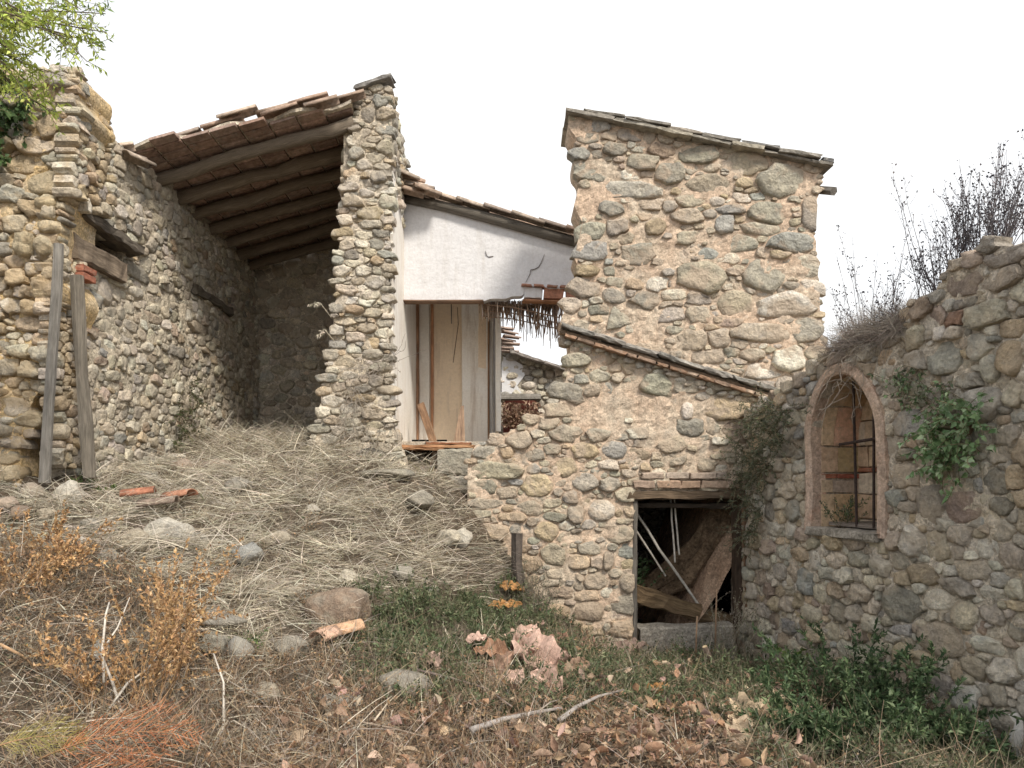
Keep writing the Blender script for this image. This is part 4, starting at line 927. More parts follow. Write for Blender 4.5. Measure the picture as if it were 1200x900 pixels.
sA = W(598, 414, 13.3); sB = W(668, 436, 13.3); d = (sB-sA).normalized()
p = 0
while p < (sB-sA).length:
    ln = random.uniform(.2, .34); plank_obj('coping_slab', sA+d*(p+ln/2)+Vector((0, .05, .01)), d*(ln/2-.004), Vector((0, .25, 0)), Vector((0, 0, .025)), M['slab'], fh, .006, .01, 3, (.30, .27, .25)); p += ln
# ================================================================== LEANING POSTS
o = rod('wooden_post', [W(52, 566, 6.05), W(57, 480, 6.07), W(62, 400, 6.09), W(66, 345, 6.1), W(69, 286, 6.12)], [.05, .047, .044, .046, .042], M['wood_grey'], None, 7, .08, .7, 11, (1.15, 1.15, 1.15)); props(o, 'grey squared post leaning in front of the broken ochre wall end', 'post', 'old posts at the left wall')
o = rod('wooden_post', [W(105, 560, 6.22), W(101, 500, 6.22), W(96, 440, 6.24), W(93, 380, 6.24), W(90, 324, 6.27)], [.048, .055, .052, .058, .062], M['wood_grey'], None, 8, .12, .8, 15, (.95, .90, .82)); props(o, 'thicker round post standing against the wall under the little brick block', 'post', 'old posts at the left wall')
# ================================================================== VEGETATION HELPERS
def fast(name, V, tris, mat, tint, parent=None, origin=(0, 0, 0)):
    V = np.asarray(V, np.float32).reshape(-1, 3)-np.array(origin, np.float32); tris = np.asarray(tris, np.int32)
    me = bpy.data.meshes.new(name); me.vertices.add(len(V)); me.vertices.foreach_set('co', V.ravel()); k = tris.shape[1]
    me.loops.add(tris.size); me.loops.foreach_set('vertex_index', tris.ravel()); me.polygons.add(len(tris))
    me.polygons.foreach_set('loop_start', np.arange(0, tris.size, k, dtype=np.int32)); me.polygons.foreach_set('use_smooth', np.ones(len(tris), bool)); me.update(calc_edges=True)
    a = me.color_attributes.new('tint', 'FLOAT_COLOR', 'POINT'); t = np.asarray(tint, np.float32)
    a.data.foreach_set('color', np.hstack([t, np.ones((len(t), 1), np.float32)]).ravel()); me.materials.append(mat)
    o = bpy.data.objects.new(name, me); put(o, parent, origin); return o
def unit(a): return a/np.maximum(np.linalg.norm(a, axis=1, keepdims=True), 1e-6)
def colr(n, cols, var=.2):
    c = np.array(cols)[rng.integers(0, len(cols), n)]; return c*(1+rng.uniform(-var, var, (n, 1)))*(1+rng.uniform(-.05, .05, (n, 3)))
def blade_geo(base, d, L, wd, bend, tint, seg_=3):
    n = len(base); side = unit(np.cross(d, rng.normal(size=(n, 3)))); P = []; 
    for i in range(seg_+1):
        s = i/seg_; p = base+d*(L*s)[:, None]+bend*(L*s*s)[:, None]; w_ = (wd*(1-.75*s))[:, None]*.5
        P += [p-side*w_, p+side*w_]
    V = np.stack(P, 1).reshape(-1, 3); m = 2*(seg_+1); o = np.arange(n)*m; F_ = []
    for i in range(seg_):
        a = 2*i; F_ += [np.stack([o+a, o+a+1, o+a+3, o+a+2], 1)]
    return V, np.concatenate(F_), np.repeat(tint, m, axis=0)
def leaf_geo(c, d, nrm, L, wd, tint, fold=.25):
    n = len(c); side = unit(np.cross(d, nrm)); nrm = unit(np.cross(side, d)); L = L[:, None]; wd = wd[:, None]
    P = [c, c+d*L*.4+side*wd*.5+nrm*wd*fold, c+d*L*.4-side*wd*.5+nrm*wd*fold, c+d*L*.5, c+d*L-nrm*L*.12]
    V = np.stack(P, 1).reshape(-1, 3); o = np.arange(n)*5
    F_ = np.concatenate([np.stack([o, o+1, o+3], 1), np.stack([o, o+3, o+2], 1), np.stack([o+1, o+4, o+3], 1), np.stack([o+2, o+3, o+4], 1)])
    return V, F_, np.repeat(tint, 5, axis=0)
def leaf2_geo(c, d, nrm, L, wd, tint, fold=.25):
    n = len(c); side = unit(np.cross(d, nrm)); nrm = unit(np.cross(side, d)); L = L[:, None]; wd = wd[:, None]; cu = rng.uniform(-.3, .5, (n, 1)); P = []
    for s, w_ in ((0, .0), (.18, .62), (.45, 1.), (.75, .7), (1., .04)):
        m_ = c+d*L*s+nrm*L*cu*(s-.5)**2*1.5; j_ = rng.uniform(.8, 1.15, (n, 1))
        P += [m_-side*wd*.5*w_*j_+nrm*wd*fold*w_*j_, m_, m_+side*wd*.5*w_*j_+nrm*wd*fold*w_]
    V = np.stack(P, 1).reshape(-1, 3); o = np.arange(n)*15; F_ = []
    for i in range(4):
        for k in range(2): a = i*3+k; F_.append(np.stack([o+a, o+a+1, o+a+4, o+a+3], 1))
    return V, np.concatenate(F_), np.repeat(tint, 15, axis=0)
def dirs(n, up=.0, flat=1.0):
    v = rng.normal(size=(n, 3)); v[:, 2] = v[:, 2]*flat+up; return unit(v)
def proj(x, y, z): return CX+F*x/y, HY-(z-EYE)*F/y
def scatter(n, wfun, x0=-6.6, x1=4.2, y0=1.9, y1=9.0, near=1.4):
    out = []
    got = 0
    while got < n:
        k = n*3; x = rng.uniform(x0, x1, k); y = rng.uniform(y0, y1, k); m = rng.random(k) < np.minimum(1, (y0+1.6)/(y+1.6)*1.0)**near; x = x[m]; y = y[m]
        z = gz(x, y); px, py = proj(x, y, z); w_ = wfun(px, py, x, y)
        m = (rng.random(len(x)) < w_) & (px > -420) & (px < 1400); out.append(np.stack([x[m], y[m], z[m]], 1)); got += m.sum()
        if len(out) > 60: break
    return np.concatenate(out)[:n]
def gnoise(x, y, s, o=0): return np.array([nz((a*s, b*s, o)) for a, b in zip(x, y)])
def inwalls(x, y): # plan footprints where nothing grows on the ground
    a = (y > 7.45) & (x > -.45) & (x < 3.4)
    b = (x > 2.3+(7.5-y)*.263) & (y < 7.6)
    c = (x < -3.86) & (y > 6.15)
    d = (x > -1.95) & (x < -1.3) & (y > 7.95)
    return a | b | c | d
STRAW = [(.50,.44,.34),(.44,.385,.30),(.56,.50,.40),(.38,.33,.26),(.47,.43,.36),(.40,.37,.32)]
mound = [(-20,600),(60,585),(200,548),(300,505),(400,515),(470,560),(555,575),(610,650),(570,700),(430,700),(390,780),(260,770),(190,690),(100,650)]
def w_straw(px, py, x, y):
    w_ = np.where(inpoly(px, py, mound), 1., .10*(px < 420)+.012); w_ = np.where((y > 8.3), .5, w_); return np.where(inwalls(x, y), 0, w_)
def relief(x, y): return np.array([.11*nz((a*2.7, b*2.7, 8))+.09*nz((a*1.9, b*1.9, 0))+.055*nz((a*5, b*5, 2))+.018*nz((a*17, b*17, 4)) for a, b in zip(x, y)])
def straw(N, Lr, wr, cols, up, lift, name, label):
    P = scatter(N, w_straw if Lr[0] < .2 else (lambda px, py, x, y: w_straw(px, py, x, y)*np.where(inpoly(px, py, mound), 1, .12)), y1=10.5); n = len(P); P[:, 2] += relief(P[:, 0], P[:, 1]); bare = gnoise(P[:, 0], P[:, 1], 4.5, 31); P = P[bare < rng.uniform(.0, .5, n)]; n = len(P); tuft = gnoise(P[:, 0], P[:, 1], 3.4, 7); flow = gnoise(P[:, 0], P[:, 1], 1.6, 21)
    th = flow*9+rng.normal(0, .8, n)+(rng.random(n) < .5)*rng.uniform(0, 6.28, n); d = np.stack([np.cos(th), np.sin(th)*.9-.25, rng.uniform(-.05, up, n)], 1); stand = rng.random(n) < .07; d[stand, 2] += 1.0; d = unit(d)
    P[:, 2] += rng.uniform(-.02, lift, n)+.10*np.maximum(tuft, 0); L = rng.uniform(*Lr, n); bend = np.stack([rng.normal(0, .25, n)*L, rng.normal(0, .25, n)*L, -rng.uniform(.15, .75, n)*L], 1)
    V, Fc, Tn = blade_geo(P, d, L, rng.uniform(*wr, n), bend, colr(n, cols, .3)); o = fast(name, V, Fc, M['straw'], Tn); props(o, label, kind='stuff')
straw(60000, (.06, .22), (.0025, .006), [(.60,.54,.42),(.50,.45,.36),(.68,.62,.49),(.38,.34,.27),(.28,.24,.18)], .55, .08, 'dry_grass', 'matted pale straw covering the mound')
straw(9500, (.16, .46), (.003, .0065), [(.70,.64,.53),(.60,.55,.46),(.78,.72,.61),(.50,.46,.39)], .75, .12, 'long_straw', 'long bleached straw lying over the mound')
# brown dead undergrowth: short twiggy stems and crumbled leaves
def w_dead(px, py, x, y):
    w_ = np.where((py > 655) & (px < 430), 1., 0.); w_ = np.where((py > 790) & (px < 640), .8, w_); w_ = np.where((py > 760) & (px >= 640), .25, w_); w_ = np.where((px > 560) & (px < 740) & (py > 610) & (py < 700), .4, w_)
    w_ = np.where(inpoly(px, py, mound), .10, w_); return np.where(inwalls(x, y), 0, w_)
P = scatter(28000, w_dead, y1=8.5); n = len(P); P[:, 2] += relief(P[:, 0], P[:, 1])+rng.uniform(-.02, .10, n)+.12*np.maximum(0, gnoise(P[:, 0], P[:, 1], 2.7, 5))
d = dirs(n, .5, .8); V, Fc, Tn = blade_geo(P, d, rng.uniform(.06, .36, n), rng.uniform(.002, .005, n), rng.normal(0, .3, (n, 3)), colr(n, [(.24,.17,.11),(.30,.22,.15),(.20,.15,.11),(.34,.27,.19),(.15,.12,.09),(.30,.27,.23)], .25))
o = fast('dead_undergrowth', V, Fc, M['stem'], Tn); props(o, 'brown dead weeds tangled over the lower slope', kind='stuff')
P = scatter(28000, w_dead, y1=8.5); n = len(P); P[:, 2] += relief(P[:, 0], P[:, 1])+rng.uniform(-.01, .13, n)+.18*np.maximum(0, gnoise(P[:, 0], P[:, 1], 2.7, 5))
V, Fc, Tn = leaf_geo(P, dirs(n, .0, .7), dirs(n, .8), rng.uniform(.012, .034, n), rng.uniform(.006, .016, n), colr(n, [(.30,.19,.11),(.36,.24,.14),(.24,.16,.10),(.40,.29,.18),(.20,.15,.11)], .25))
o = fast('dead_leaf_cover', V, Fc, M['dryleaf'], Tn); props(o, 'crumbled small brown leaves over the lower slope', kind='stuff')
# green low weeds
gpol1 = [(395,690),(470,665),(550,670),(590,630),(650,640),(700,730),(760,765),(900,775),(960,800),(900,880),(800,850),(700,850),(560,850),(430,830),(370,770)]
def w_green(px, py, x, y):
    w_ = np.where(inpoly(px, py, gpol1), .9, .03); w_ = np.where((px > 880) & (py > 750), 1., w_); w_ = np.where(inpoly(px, py, mound), .02, w_); return np.where(inwalls(x, y), 0, w_)
P = scatter(56000, w_green, y1=8.); cl = gnoise(P[:, 0], P[:, 1], 2.6, 3); P = P[cl > -.22]; cl = cl[cl > -.22]; n = len(P); P[:, 2] += relief(P[:, 0], P[:, 1])+rng.uniform(0, 1, n)*(.07+.34*np.maximum(0, cl))
V, Fc, Tn = leaf_geo(P, dirs(n, .3), dirs(n, 1.1), rng.uniform(.022, .055, n), rng.uniform(.008, .018, n), colr(n, [(.12,.145,.08),(.09,.115,.06),(.16,.18,.10),(.20,.205,.13),(.14,.135,.09),(.26,.25,.16)], .3))
o = fast('green_weeds', V, Fc, M['leaf'], Tn); props(o, 'low green weeds in front of the doorway', kind='stuff')
P = scatter(14000, w_green, y1=8.); n = len(P); P[:, 2] += relief(P[:, 0], P[:, 1])
V, Fc, Tn = blade_geo(P, dirs(n, 1.1, .6), rng.uniform(.08, .32, n), rng.uniform(.0025, .005, n), rng.normal(0, .2, (n, 3))*.3, colr(n, [(.13,.15,.08),(.22,.21,.13),(.30,.26,.18),(.18,.15,.11)], .2))
o = fast('weed_stems', V, Fc, M['stem'], Tn); props(o, 'thin stems among the green weeds', kind='stuff')
# leaf litter
def w_lit(px, py, x, y):
    w_ = np.where((py > 825-.02*(px-300)) & (px > 330) & (px < 960), 1., 0.); w_ = np.where((py > 740) & (px > 540) & (px < 900), np.maximum(w_, .18), w_); return np.where(inwalls(x, y), 0, w_)
P = scatter(8000, w_lit, y1=7.5); n = len(P); P[:, 2] += relief(P[:, 0], P[:, 1])+rng.uniform(.01, .10, n); dd = unit(dirs(n, 0, .5))
V, Fc, Tn = leaf_geo(P, dd, dirs(n, 1.0), rng.uniform(.025, .075, n), rng.uniform(.012, .035, n), colr(n, [(.42,.27,.17),(.34,.20,.13),(.50,.36,.25),(.28,.18,.12),(.46,.30,.22),(.38,.30,.22)], .2), .35)
o = fast('fallen_leaves', V, Fc, M['dryleaf'], Tn); props(o, 'brown fallen leaves along the bottom of the slope', kind='stuff')
def clumps(name, label, wf, nc, ns_, H, cols, lcols, ls, lw, ln, mat, up=1.):
    Pc = scatter(nc, wf, y1=7.4); B = []; D = []; LL = []; C_ = []; LD = []
    for x, y, z in Pc:
        hh = H*random.uniform(.5, 1.2); m = random.randint(ns_//2, ns_); z += relief([x], [y])[0]
        for i in range(m):
            d_ = np.array([random.gauss(0, .5), random.gauss(0, .5), up]); d_ /= np.linalg.norm(d_); b_ = np.array([x+random.gauss(0, .05), y+random.gauss(0, .05), z-.02]); l_ = hh*random.uniform(.5, 1.1); B.append(b_); D.append(d_); LL.append(l_)
            for q in range(ln):
                s = random.uniform(.2, 1); C_.append(b_+d_*l_*s+np.array([0, 0, -.25*l_*s*s])); LD.append(d_*.5+rng.normal(0, .6, 3))
    n = len(B); LL = np.array(LL); V, Fc, Tn = blade_geo(np.array(B), np.array(D), LL, rng.uniform(.003, .006, n), np.stack([rng.normal(0, .05, n), rng.normal(0, .05, n), -.25*LL], 1), colr(n, cols, .25))
    props(fast(name+'_stems', V, Fc, M['stem'], Tn), label+', stems', kind='stuff'); n = len(C_); sz = ls*rng.uniform(.5, 1.3, n)
    V, Fc, Tn = leaf_geo(np.array(C_), unit(np.array(LD)), dirs(n, .9), sz, sz*lw, colr(n, lcols, .25)); props(fast(name+'_leaves', V, Fc, M[mat], Tn), label+', leaves', kind='stuff')
clumps('dead_weed', 'knee high dead brown weeds on the lower slope', lambda px, py, x, y: w_dead(px, py, x, y)*((py > 670) | (px > 300)), 300, 16, .40, [(.26,.20,.14),(.36,.29,.21),(.18,.14,.10),(.44,.38,.30)], [(.32,.21,.13),(.24,.16,.10),(.42,.28,.16),(.18,.13,.09)], .024, .45, 9, 'dryleaf')
clumps('green_weed', 'green weeds growing in clumps before the walls', lambda px, py, x, y: w_green(px, py, x, y)*inpoly(px, py, gpol1), 420, 16, .30, [(.14,.15,.08),(.24,.20,.13)], [(.11,.145,.075),(.15,.19,.10),(.07,.10,.05),(.21,.23,.13)], .040, .34, 11, 'leaf')
P = scatter(1100, w_lit, y1=7.3); n = len(P); P[:, 2] += relief(P[:, 0], P[:, 1])+rng.uniform(.05, .15, n)
V, Fc, Tn = leaf2_geo(P, unit(dirs(n, .1, .6)), dirs(n, .7), rng.uniform(.06, .12, n), rng.uniform(.03, .065, n), colr(n, [(.52,.36,.25),(.44,.27,.17),(.58,.45,.33),(.50,.34,.28),(.36,.24,.17)], .2), .4)
o = fast('curled_leaves', V, Fc, M['dryleaf'], Tn); props(o, 'larger curled brown leaves in the litter at the bottom', kind='stuff')
# ------------------------------------------------------------------ single plants
def curve(p, d, L, n, grav, wob):
    pts = [np.array(p, float)]; d = np.array(d, float); d /= np.linalg.norm(d)
    for i in range(n):
        d = d+rng.normal(0, wob, 3)+np.array([0, 0, grav]); d /= np.linalg.norm(d); pts.append(pts[-1]+d*L/n)
    return np.array(pts)
def plant(name, label, cat, base, stems, H, spread, leafn, lsize, lcols, scol=(.22, .17, .12), thick=.004, grav=-.05, wob=.12, branch=3, group=None, up=1.0, lw=.4, lean=(0, 0, 0), fol='foliage', mat='leaf', tuftup=.3, pinn=False, start=.25, basew=.06):
    """stems with side branches (part: stems) carrying folded leaves (part: foliage)"""
    base = Vector(base); t = thing(name, label, cat, base, group); mb = MB(); C_ = []; D_ = []
    for i in range(stems):
        th = random.uniform(0, 6.283); d = np.array([math.cos(th)*spread, math.sin(th)*spread, up])+np.array(lean); L = H*random.uniform(.6, 1.1)
        b = np.array(base)+np.array([random.uniform(-basew, basew), random.uniform(-basew, basew), -.03]); c = curve(b, d, L, 6, grav, wob)
        r = [thick*(1-.8*k/6) for k in range(7)]; V, Fc, UV = tube([Vector(q) for q in c], r, 4, 0, 1, i); mb.add(V, Fc, scol, UV)
        paths = [(c, L, start)]
        for b_ in range(branch):
            k = random.randint(2, 5); dd = (c[k]-c[k-1])/np.linalg.norm(c[k]-c[k-1])+rng.normal(0, .55, 3); l2 = L*random.uniform(.2, .45); c2 = curve(c[k], dd, l2, 4, grav, wob)
            V, Fc, UV = tube([Vector(q) for q in c2], [thick*.5*(1-.7*q/4) for q in range(5)], 3, 0, 1, i); mb.add(V, Fc, scol, UV); paths.append((c2, l2, .1))
        for c, L, st in paths:
            m = max(1, int(leafn*L/H)); 
            for q in range(m):
                s = random.uniform(st, 1)*(len(c)-1); k = min(int(s), len(c)-2); f = s-k; p_ = c[k]*(1-f)+c[k+1]*f; ax = c[k+1]-c[k]; ax /= np.linalg.norm(ax)
                if pinn:
                    sd = np.cross(ax, [0, 0, 1]); sd /= max(1e-6, np.linalg.norm(sd)); D_.append(ax*.5+sd*(1 if q % 2 else -1)+rng.normal(0, .08, 3))
                else: D_.append(ax*.6+rng.normal(0, .6, 3)+np.array([0, 0, tuftup]))
                C_.append(p_)
    mb.build('stems', M['stem'], t, base, True)
    if C_:
        C_ = np.array(C_); n = len(C_); D_ = unit(np.array(D_)); sz = lsize*rng.uniform(.6, 1.25, n)
        V, Fc, Tn = leaf_geo(C_, D_, dirs(n, 1.0), sz, sz*lw, colr(n, lcols, .2)); fast(fol, V, Fc, M[mat], Tn, t, base)
    return t
OR = [(.58,.36,.17),(.48,.29,.14),(.66,.46,.26),(.40,.25,.14)]
GR = [(.07,.12,.045),(.10,.16,.06),(.055,.09,.04),(.13,.20,.08)]
GB = [(.09,.145,.07),(.13,.19,.09),(.05,.085,.04),(.20,.26,.14),(.07,.11,.055)]
GL = [(.16,.23,.07),(.22,.30,.09),(.12,.18,.06)]
GG = [(.14,.16,.10),(.18,.19,.13),(.22,.22,.16),(.11,.13,.08)]
DB = [(.28,.22,.16),(.22,.17,.12),(.34,.28,.21)]
# orange dried bushes at left
for px, py, H, n_, lab in [(22,705,.55,14,'round orange dried bush at the left edge of the slope'),(60,668,.42,9,'smaller orange dried bush beside the big one near the left posts')]:
    plant('dried_bush', lab, 'dry bush', hit(px, py), n_+4, H*1.05, .8, 70, .024, OR, (.34,.22,.12), .004, -.03, .16, 5, 'orange dried bushes', 1., .55, mat='dryleaf')
for px, py, H, n_, ln, lab in [(165,860,.85,9,.25,'tall orange dried weed leaning right in the lower left'),(215,800,.62,7,.1,'orange dried weed standing behind the tall leaning one'),(120,840,.5,5,-.2,'low orange dried weed beside the white forked twigs')]:
    plant('dried_weed', lab, 'dry weed', hit(px, py), n_+3, H*1.1, .34, 60, .027, OR, (.40,.26,.14), .0045, -.02, .10, 6, 'orange dried weeds', 1., .5, lean=(ln, .1, 0), mat='dryleaf')
# rust and yellow fern fronds bottom left
def frond(name, label, base, d, L, cols, grp):
    t = thing(name, label, 'fern', base, grp); c = curve(base, d, L, 12, -.06, .03); V, Fc, UV = tube([Vector(q) for q in c], [.004*(1-.07*k) for k in range(13)], 4); mobj('stem', V, Fc, M['stem'], t, base, True, np.array((.30,.18,.10)), UV)
    B = []; D = []; Ls = []
    for i in range(64):
        s = .12+.88*i/64; k = min(int(s*12), 11); f = s*12-k; p_ = c[k]*(1-f)+c[k+1]*f; ax = unit((c[k+1]-c[k])[None])[0]; sd = np.cross(ax, [0, -.5, 1]); sd /= np.linalg.norm(sd); sg = 1 if i % 2 else -1; l_ = L*.30*math.sin(math.pi*min(1, s*.92+.08))+.02
        dd = ax*.75+sd*sg+rng.normal(0, .1, 3); dd /= np.linalg.norm(dd)
        for q in range(8):
            B.append(p_+dd*l_*q/8); D.append(dd*.5+ax*.6*(1 if q % 2 else .2)+rng.normal(0, .22, 3)); Ls.append(l_*.22)
        B.append(p_); D.append(dd); Ls.append(l_)
    n = len(B); V, Fc, Tn = blade_geo(np.array(B), unit(np.array(D)), np.array(Ls), np.full(n, .0028), rng.normal(0, .1, (n, 3)), colr(n, cols, .2)); fast('foliage', V, Fc, M['straw'], Tn, t, base)
b0 = W(45, 890, 2.9); 
frond('fern_frond', 'rust orange feathery frond at the bottom left corner pointing right', b0, (1, .25, .42), .62, [(.50,.20,.09),(.58,.27,.13),(.42,.16,.08)], 'dried fern fronds')
frond('fern_frond', 'rust orange feathery frond lower and shorter at the bottom left edge', W(60, 905, 2.75), (.9, .3, .08), .5, [(.44,.18,.09),(.50,.24,.12)], 'dried fern fronds')
frond('fern_frond', 'yellow green feathery frond at the bottom left edge', W(-15, 880, 2.9), (.8, .3, .40), .36, [(.32,.27,.09),(.25,.24,.08),(.40,.32,.13)], 'dried fern fronds')
# white bare twigs
for pts, lab in [(([(150,860),(132,800),(118,765),(138,735),(152,700)]), 'white crooked twig rising beside the orange weeds'),(([(122,800),(120,760),(124,720),(128,706)]),'straight white twig left of the crooked one'),(([(128,830),(150,800),(172,785),(190,760)]),'white twig branching right from the crooked one'),([(175,898),(186,870),(204,842)],'short white twig at the bottom beside the rust frond'),([(245,900),(262,850),(262,800),(250,765)],'long thin curved white twig right of the orange weeds'),([(0,755),(25,768),(50,790)],'orange brown twig at the left edge pointing down right')]:
    c = [W(x, y, 3.75+.1*i) for i, (x, y) in enumerate(pts)]; o = rod('twig', c, [.008, .0075, .006, .005, .003][:len(c)], M['stem'], None, 5, .1, 1, None, (.52,.48,.42) if 'white' in lab else (.45,.30,.18), True); props(o, lab, 'twig', 'bare twigs at the lower left')
# green bush at right foot of the wall
for i, (px, py, H, n_, lab) in enumerate([(985,850,.62,16,'dense dark green bush at the foot of the right wall under the window'),(1060,885,.55,14,'dark green bush at the bottom right in front of the pale plaster foot'),(940,880,.42,11,'low green bush beside the big tan leaves at the bottom'),(1010,900,.40,12,'green bush at the bottom edge between the two taller bushes'),(1120,905,.35,7,'sparse green shoots at the bottom right corner of the wall')]):
    plant('green_bush', lab, 'bush', hit(px, py), n_+10, H*1.15, .75, 84, .046, GB, (.12,.10,.07), .004, -.05, .14, 5, 'green bushes by the right wall', 1., .38)
plant('green_sprig', 'bright green sprig at the wall foot left of the dark bush', 'plant', hit(925, 800), 5, .36, .5, 22, .06, GL, (.2,.15,.1), .003, -.04, .1, 2, None, 1., .6)
plant('dry_weed_clump', 'pale dry weed clump right of the door threshold', 'dry weed', onpx(862, 7.1), 26, .75, .28, 26, .022, [(.36,.32,.25),(.42,.38,.30),(.28,.25,.18),(.20,.22,.13)], (.34,.29,.22), .003, -.05, .1, 4, None, 1., .4, mat='dryleaf', basew=.14)
plant('weed_clump', 'grey green weed clump under the pale dry one beside the doorway', 'weed', onpx(800, 6.7), 20, .38, .6, 26, .03, GG+GR, (.2,.17,.12), .003, -.05, .14, 4, None, 1., .4, basew=.2)
plant('weed_clump', 'dark grey dead weed clump against the low wall left of the doorway', 'weed', onpx(628, 7.1), 26, .62, .40, 26, .022, GG+DB, (.20,.18,.15), .003, -.05, .12, 4, None, 1., .35, basew=.2)
# ivy on the right wall
def creeper(name, label, cat, pl, pts, dens_, ls, cols, lw=.7, stem=(.2,.16,.1), hang=.4, off=.06, n_st=6, sl=.3, grp=None):
    pl0 = pl.px(*pts[0]); base = Vector(pl.w(*pl0, off)); t = thing(name, label, cat, base, grp); mb = MB(); C_ = []; D_ = []
    for (px, py) in pts:
        u, v = pl.px(px, py)
        for i in range(n_st):
            d = unit((pl.U*random.uniform(-1, 1)+pl.N*random.uniform(.05, .7)+np.array([0, 0, random.uniform(-1, .5)*1.]))[None])[0]; c = curve(pl.w(u+random.uniform(-.05, .05), v+random.uniform(-.04, .04), off), d, sl*random.uniform(.5, 1.1), 6, -hang*.2, .2)
            V, Fc, UV = tube([Vector(q) for q in c], [.0025]*7, 3); mb.add(V, Fc, stem, UV)
            for q in range(dens_):
                s = random.uniform(0, 6); k = min(int(s), 5); C_.append(c[k]*(1-s+k)+c[k+1]*(s-k)); D_.append(rng.normal(0, .6, 3)+np.array([0, 0, -hang])+pl.N*.3)
    mb.build('stems', M['stem'], t, base, True); n = len(C_); sz = ls*rng.uniform(.6, 1.3, n)
    V, Fc, Tn = leaf_geo(np.array(C_), unit(np.array(D_)), unit(pl.N[None]+rng.normal(0, .5, (n, 3))), sz, sz*lw, colr(n, cols, .22)); fast('foliage', V, Fc, M['leaf'], Tn, t, base); return t
IV = [(.20,.30,.15),(.28,.40,.20),(.14,.23,.10),(.36,.46,.28)]
creeper('ivy', 'pale green ivy hanging from a hole high in the right wall', 'ivy', PR, [(1128,505),(1118,520),(1140,500),(1108,500),(1125,535),(1150,490),(1135,480),(1112,470),(1120,545),(1100,515),(1145,525)], 16, .045, IV, .65, sl=.30)
creeper('ivy', 'smaller green vine trailing from the wall top toward the window', 'ivy', PR, [(1085,438),(1070,452),(1095,462),(1110,450),(1060,440),(1105,480)], 12, .038, IV+GG, .5, sl=.26)
creeper('wall_shrub', 'grey green shrub growing over the corner between tower and right wall', 'shrub', PR, [(905,485),(888,500),(920,500),(884,530),(905,525),(895,560),(884,585),(900,600),(915,480),(890,620),(880,560),(925,515),(932,480),(892,545),(912,545)], 34, .030, GG+[(.16,.19,.11)], .35, sl=.36, n_st=12, hang=.2, off=.10)
creeper('wall_shrub', 'dark shrub climbing the base of the long left wall', 'shrub', PL, [(205,505),(200,480),(212,460),(195,520),(215,520)], 26, .035, [(.09,.12,.05),(.12,.13,.07),(.16,.15,.1)], .4, sl=.38, n_st=9, hang=-.1, off=.1)
b = PR.w(PR.px(972, 600)[0], wz0+.06, -.16)
plant('sill_plant', 'small green plant growing on the sill inside the arched window', 'plant', b, 13, .30, .55, 30, .024, GR+GG, (.15,.12,.08), .0025, -.02, .12, 3, None, 1., .4)
plant('fern', 'dark green fern hanging in the shadow inside the doorway', 'fern', W(748, 700, 7.85), 6, .55, .3, 44, .05, [(.08,.13,.06),(.11,.17,.09)], (.1,.08,.05), .003, -.10, .05, 0, None, 1., .4, lean=(.3, 0, 0), pinn=True)
plant('garden_bush', 'green leaves outside the small back window of the dark room', 'bush', (2.55, 11.1, .4), 16, .9, .5, 40, .06, GL, (.15,.12,.08), .004, -.04, .1, 4, None, 1., .45)
# small green weeds at foot of the posts and on the mound
for px, py, H, lab in [(90,572,.16,'low green weed between the two leaning posts'),(118,578,.14,'low green weed right of the round post'),(285,770,.20,'small upright green weed beside the stones on the slope'),(590,770,.2,'green weed left of the pink dry leaves')]:
    plant('green_weed', lab, 'weed', hit(px, py), 10, H, .7, 26, .028, GR+GL, (.12,.14,.07), .002, -.03, .12, 2, 'small green weeds', 1., .3)
# dry grass tufts on the pillar foot and ridge
def tuft_(name, label, base, n, H, cols, spread=.5, w_=.004, grp=None, droop=.3, basew=.08):
    base = np.array(base); B = base+np.stack([rng.uniform(-basew, basew, n), rng.uniform(-basew, basew, n), rng.uniform(-.03, .01, n)], 1)
    V, Fc, Tn = blade_geo(B, dirs(n, 1/spread), H*rng.uniform(.5, 1.1, n), np.full(n, w_), np.stack([rng.normal(0, .2, n), rng.normal(0, .2, n), -rng.uniform(.1, 2*droop, n)], 1), colr(n, cols, .25)); o = fast(name, V, Fc, M['straw'], Tn, None, base); return props(o, label, 'dry grass', grp)
for px, py, Y, H, lab in [(392,522,7.85,.22,'tuft of dry grass at the left foot of the pillar'),(430,538,7.8,.25,'tuft of dry grass in front of the pillar foot'),(495,548,7.9,.22,'tuft of dry grass under the white room threshold'),(350,515,8.3,.28,'tuft of dry grass on the crest left of the pillar'),(300,512,8.4,.28,'yellowish tuft of dry grass on the crest in front of the barn'),(262,520,8.2,.26,'tuft of dry grass on the crest near the long left wall'),(455,556,7.7,.2,'tuft of dry grass right of the pillar foot')]:
    x = (px-CX)/F*Y; tuft_('grass_tuft', lab, (x, Y, gz1(x, Y)), 260, H, STRAW+[(.34,.32,.18)], .7, .004, 'dry grass tufts', basew=.16)
creeper('dead_creeper', 'grey dead creeper clinging to the lower stones of the pillar', 'creeper', PD, [(420,470),(410,490),(430,500),(405,510),(440,520),(415,455),(425,430)], 5, .02, DB, .4, (.36,.32,.27), n_st=14, sl=.34, off=.07)
creeper('dead_creeper', 'thin dead twigs on the right edge of the pillar', 'creeper', PD, [(452,430),(455,420),(450,440)], 3, .016, DB, .4, (.40,.35,.30), n_st=7, sl=.45, off=.09, hang=-.2)
